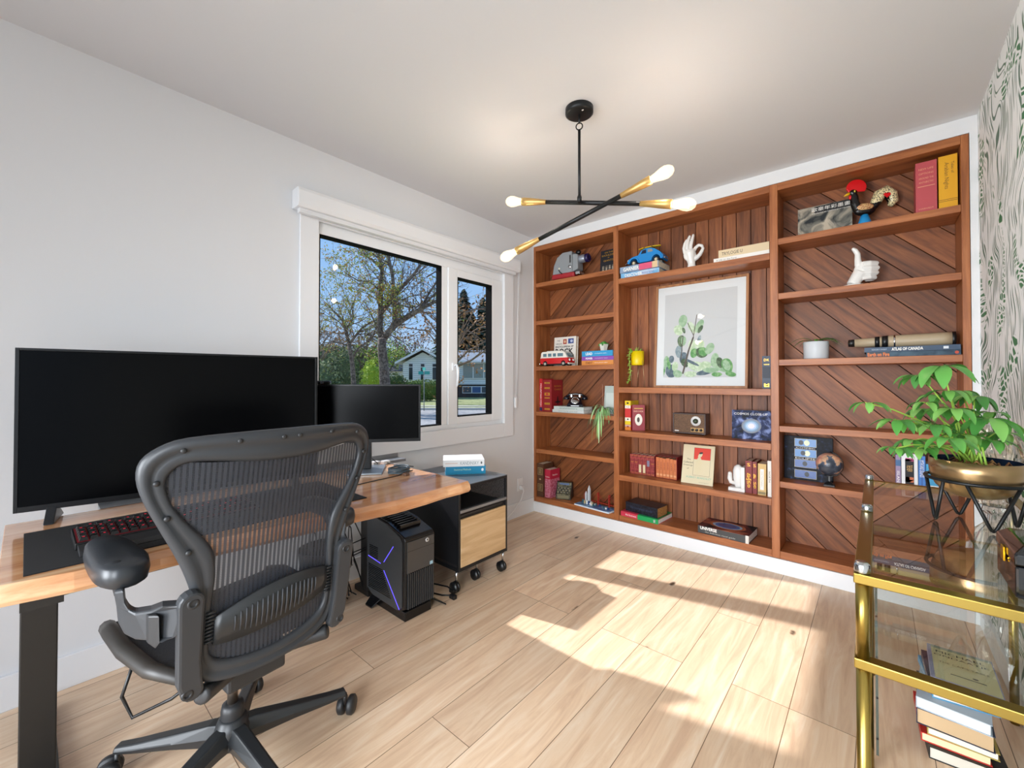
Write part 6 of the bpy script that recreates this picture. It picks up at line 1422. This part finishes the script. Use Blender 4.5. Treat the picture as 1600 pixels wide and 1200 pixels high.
for k in range(3): b.box(7.08 + k * 1.18, 8.15 + k * 1.18, 1.48, 1.51, 2.18, 3.77, mat('#8e9692', .3))
b.build('pane', w_)
b = MB(); b.box(7.0, 10.2, 1.68, 1.75, .45, 1.25, trim_white); w_ = b.build('window', ho)
b = MB()
for k in range(3): b.box(7.06 + k * 1.05, 8.0 + k * 1.05, 1.66, 1.69, .52, 1.18, mat('#2d5a8c' if k == 1 else '#3a4a58', .3))
b.build('pane', w_)
h2 = thing('neighbour_house', 'low house with a dark roof half hidden behind the trunk of the big tree', 'house', (-46.5, 27.0, GZ), (0, 0, R(45.6)))
b = MB(); b.box(0, 6, 0, 5, 0, 3.2, clap); b.build('walls', h2); b = MB(); b.prism([(-.5, -.5, 3.1), (-.5, 2.5, 5.0), (-.5, 5.5, 3.1)], (7, 0, 0), mat('#5a6068', .9)); b.build('roof', h2)
# street sign
t = thing('street_sign', 'small teal street name sign on a grey pole by the curb', 'street sign', (-18.8, 13.12, GZ))
b = MB(); b.lathe([(.03, 0), (.03, 2.5)], mat('#8b8f8c', .5, metal=.5), seg=10); b.build('pole', t)
b = MB(); b.box(-.35, .35, -.012, .012, 2.25, 2.45, mat('#2fa39a', .5), T=Matrix.Rotation(R(41), 4, 'Z')); b.box(-.30, .30, -.012, .012, 2.5, 2.68, mat('#2fa39a', .5), T=Matrix.Rotation(R(-20), 4, 'Z')); b.build('name_plate', t)

def leaf_cloud(b, c, rad, n, size, mats, rnd, shell=.0, flat=False):
    c = Vector(c)
    for _ in range(n):
        while True:
            p = Vector((rnd.uniform(-1, 1), rnd.uniform(-1, 1), rnd.uniform(-1, 1)))
            if shell < p.length <= 1: break
        q = c + Vector((p.x * rad[0], p.y * rad[1], p.z * rad[2])); d = Vector((rnd.gauss(0, 1), rnd.gauss(0, 1), rnd.gauss(0, 1))).normalized(); e = d.orthogonal().normalized()
        s = size * rnd.uniform(.6, 1.4); b.add([q - d * s, q + e * s * .5, q + d * s, q - e * s * .5], [(0, 1, 2, 3)], rnd.choice(mats))
bark = speckle('grey_brown_bark', '#4a4038', '#7c6e62', 9, .9)
def grow(b, p, d, L, r, depth, rnd, m, tips, seg=4):
    pts = [Vector(p)]; d = Vector(d).normalized(); n = 3
    for i in range(n):
        d = (d + Vector((rnd.gauss(0, .2), rnd.gauss(0, .2), rnd.gauss(.03, .18)))).normalized(); pts.append(pts[-1] + d * (L / n))
    b.tube(pts, [r, r * .8, r * .6, r * .35], m, seg, smooth=False)
    tips.append((pts[-1], depth)); tips.append((pts[2], depth))
    if depth > 0:
        for q in (pts[1], pts[2], pts[3]):
            if rnd.random() < .95:
                dd = (d + Vector((rnd.gauss(0, .65), rnd.gauss(0, .65), rnd.gauss(0, .55)))).normalized()
                grow(b, q, dd, L * rnd.uniform(.5, .8), r * .55, depth - 1, rnd, m, tips, seg)
def traced_tree(name, label, data, seed, twigL, leafmats, leaf_fn, nleaf, base):
    t = thing(name, label, 'tree', base); B0 = Vector(base); rnd = random.Random(seed)
    b = MB(); b.M = Matrix.Translation(-B0)
    for pts, rr in data: b.tube(pts, rr, bark, 10)
    b.build('trunk', t)
    tw = MB(); tw.M = Matrix.Translation(-B0); tips = []
    for bi, (pts, rr) in enumerate(data[1:]):
        for i in range(1, len(pts)):
            for k in range(3):
                p = Vector(pts[i - 1]).lerp(Vector(pts[i]), rnd.random()); ax = (Vector(pts[i]) - Vector(pts[i - 1])).normalized()
                d = (ax * .6 + Vector((rnd.gauss(0, .6), rnd.gauss(0, .6), rnd.gauss(.1, .5)))).normalized()
                grow(tw, p, d, twigL * rnd.uniform(.7, 1.2), min(.035, rr[i] * .5), 2, rnd, bark, tips)
    tw.build('twigs', t)
    lv = MB(); lv.M = Matrix.Translation(-B0); 
    c = 0
    rnd.shuffle(tips)
    for p, dep in tips:
        pr = leaf_fn(p)
        if rnd.random() < pr:
            for _ in range(rnd.randint(2, 5)): leaf_cloud(lv, p, (.16, .16, .16), 1, .055, leafmats, rnd)
            c += 1
        if c > nleaf: break
    lv.build('leaves', t, recalc=False)
yl = [mat(c, .7) for c in ('#b9b24a', '#cfc05c', '#9aa542', '#c98a3c', '#8fa348')]
fa = lambda p: .85 if (p - CP).dot(RT) / (p - CP).dot(FW) < -.26 and p.z > 4.4 else .12
traced_tree('big_tree', 'large forked tree with bare spreading limbs in the middle of the wide window pane', TREE_A, 5, 1.5, yl, fa, 2600, (-17.07, 9.32, GZ))
traced_tree('small_tree', 'thinner crooked tree with sparse yellow green buds left of the big forked tree', TREE_B, 8, 1.6, yl, lambda p: .75 if p.z > 4 else .3, 2200, (-21.09, 9.81, GZ))
def bare_tree(label, x, y, h, seed, m, lean=0, spread=1.0, leaves=None, group=None):
    t = thing('tree', label, 'tree', (x, y, GZ), group=group); rnd = random.Random(seed); b = MB(); tips = []
    b.tube([(0, 0, 0), (.1 * spread, 0, h * .2), (0, .1, h * .45)], [h * .022, h * .018, h * .012], m, 8)
    for k in range(9): grow(b, (0, .05, h * rnd.uniform(.2, .45)), (rnd.gauss(0, .6) * spread, rnd.gauss(0, .6) * spread, 1), h * rnd.uniform(.25, .4), h * .008, 3, rnd, m, tips)
    b.build('trunk', t)
    if leaves:
        l = MB()
        for p, d in tips:
            if rnd.random() < .6: leaf_cloud(l, p, (.4, .4, .4), 3, .14, leaves, rnd)
        l.build('leaves', t, recalc=False)
brn = mat('#6b5a50', .9); brn2 = mat('#7d6a5c', .9)
org = [mat(c, .8) for c in ('#a87a4e', '#8d6a4a', '#b58a5c')]; ygm = [mat(c, .7) for c in ('#8ca83e', '#a9c24a', '#6f8f34')]
bare_tree('rusty brown budding tree behind the roof of the white bungalow', -52.0, 36.0, 12, 31, brn, 0, 1.2, org)
bare_tree('tall bare brown tree behind the thin tree at the left edge of the wide pane', -46.5, 19.0, 13, 32, brn2, 0, 1.2)
bare_tree('bare grey brown tree standing behind the gap between the two nearer trees', -50.0, 27.0, 12, 33, brn, 0, 1.2)
bare_tree('brown leafed tree behind the left end of the hedge', -41.0, 15.5, 10, 34, brn2, 0, 1.1, org)
bare_tree('yellow green spring tree behind the trunk of the big forked tree', -45.6, 27.2, 7.5, 35, brn, 0, 1.0, ygm)
bare_tree('brown twiggy tree reaching over the top of the narrow pane', -23.1, 19.15, 12.5, 36, brn2, 0, 1.4, org)
def conifer(label, x, y, h, w, seed, cols):
    w = w * 1.35
    t = thing('conifer', label, 'tree', (x, y, GZ)); rnd = random.Random(seed); b = MB(); b.lathe([(.25, 0), (.05, h * .98)], bark, seg=8); b.build('trunk', t)
    f = MB(); ms = [mat(c, .9) for c in cols]
    n = int(h * 60)
    for i in range(n):
        z = h * (.04 + .95 * (i / n)); r_ = w * (1 - z / h) ** .8 * rnd.uniform(.55, 1.1) + .1; a = rnd.uniform(0, 6.28); ca, sa = math.cos(a), math.sin(a)
        for k in range(5):
            u = (k + 1) / 5; p = Vector((ca * r_ * u, sa * r_ * u, z - .35 * r_ * u)); d = Vector((ca, sa, -.35)).normalized(); s = Vector((-sa, ca, 0))
            ln = .5 + .25 * r_ * .5; wd = .28
            f.add([p - d * ln * .6, p + s * wd + Vector((0, 0, -.12)), p + d * ln * .6 + Vector((0, 0, -.1)), p - s * wd + Vector((0, 0, -.12))], [(0, 1, 2, 3)], rnd.choice(ms))
    f.build('needles', t, recalc=False)
conifer('dark green spruce standing behind the bungalow left of the window mullion', -44.0, 36.2, 13.0, 2.8, 41, ('#3f5a44', '#4d6a50', '#5f7a5a'))
conifer('very tall dark conifer filling the left of the narrow pane', -43.6, 39.2, 15.5, 3.4, 42, ('#2f4536', '#3b5240', '#4a4f38'))
conifer('tall brownish green conifer at the right of the narrow pane', -41.4, 41.0, 14.2, 3.0, 43, ('#35483a', '#56523a', '#425a44'))
conifer('smaller dark conifer between the two tall ones behind the bungalow roof', -44.8, 42.0, 12.5, 3.0, 44, ('#34483a', '#44573f', '#50523c'))
def shrub(name, label, cat, c, rad, n, size, cols, seed, group=None):
    t = thing(name, label, cat, (c[0], c[1], GZ), (0, 0, R(41)), group); rnd = random.Random(seed); ms = [mat(k, .9) for k in cols]
    b = MB(); leaf_cloud(b, (0, 0, rad[2] * .95), rad, n, size, ms, rnd, shell=.45); b.build('foliage', t, recalc=False)
    b = MB(); b.ball((0, 0, rad[2] * .9), (rad[0] * .75, rad[1] * .75, rad[2] * .85), ms[0], 14, 8); b.build('inner_foliage', t)
shrub('hedge', 'long low trimmed green hedge along the lawn left of the bungalow', 'hedge', (-33.4, 18.4), (5.4, .6, .95), 4200, .09, ('#5a6a3c', '#86905a', '#6d7a48'), 51)
shrub('hedge', 'bushy green hedge in front of the three narrow windows of the bungalow', 'hedge', (-29.2, 21.0), (2.6, .7, 1.05), 3000, .09, ('#55702e', '#84964a', '#6d7f3c'), 52)
shrub('bush', 'bright yellow green bush beside the trunk of the big forked tree', 'bush', (-30.4, 16.4), (1.0, .9, 1.9), 1500, .10, ('#8fa82e', '#b9c84a', '#a4b83c'), 53)
shrub('bush', 'dark green rounded bush right of the big forked tree trunk', 'bush', (-30.6, 18.9), (1.3, 1.0, 1.35), 1600, .09, ('#3a5226', '#56702e', '#48622a'), 54)
shrub('bush', 'large dark green bush behind the thin crooked tree', 'bush', (-33.5, 15.4), (1.5, 1.2, 2.5), 2000, .12, ('#4a5a38', '#66764a', '#7a8650'), 55)
shrub('bush', 'broad green thicket at the left edge of the wide pane', 'bush', (-34.8, 12.8), (3.2, 1.5, 2.0), 3200, .12, ('#5a6a48', '#7c8a5a', '#8f9664'), 56)
shrub('tree_belt', 'distant belt of hazy green trees far behind the street', 'trees', (-56, 24), (16, 3, 3.6), 6500, .3, ('#5f7048', '#7d8454', '#6e6a52', '#8a9a5a'), 57)
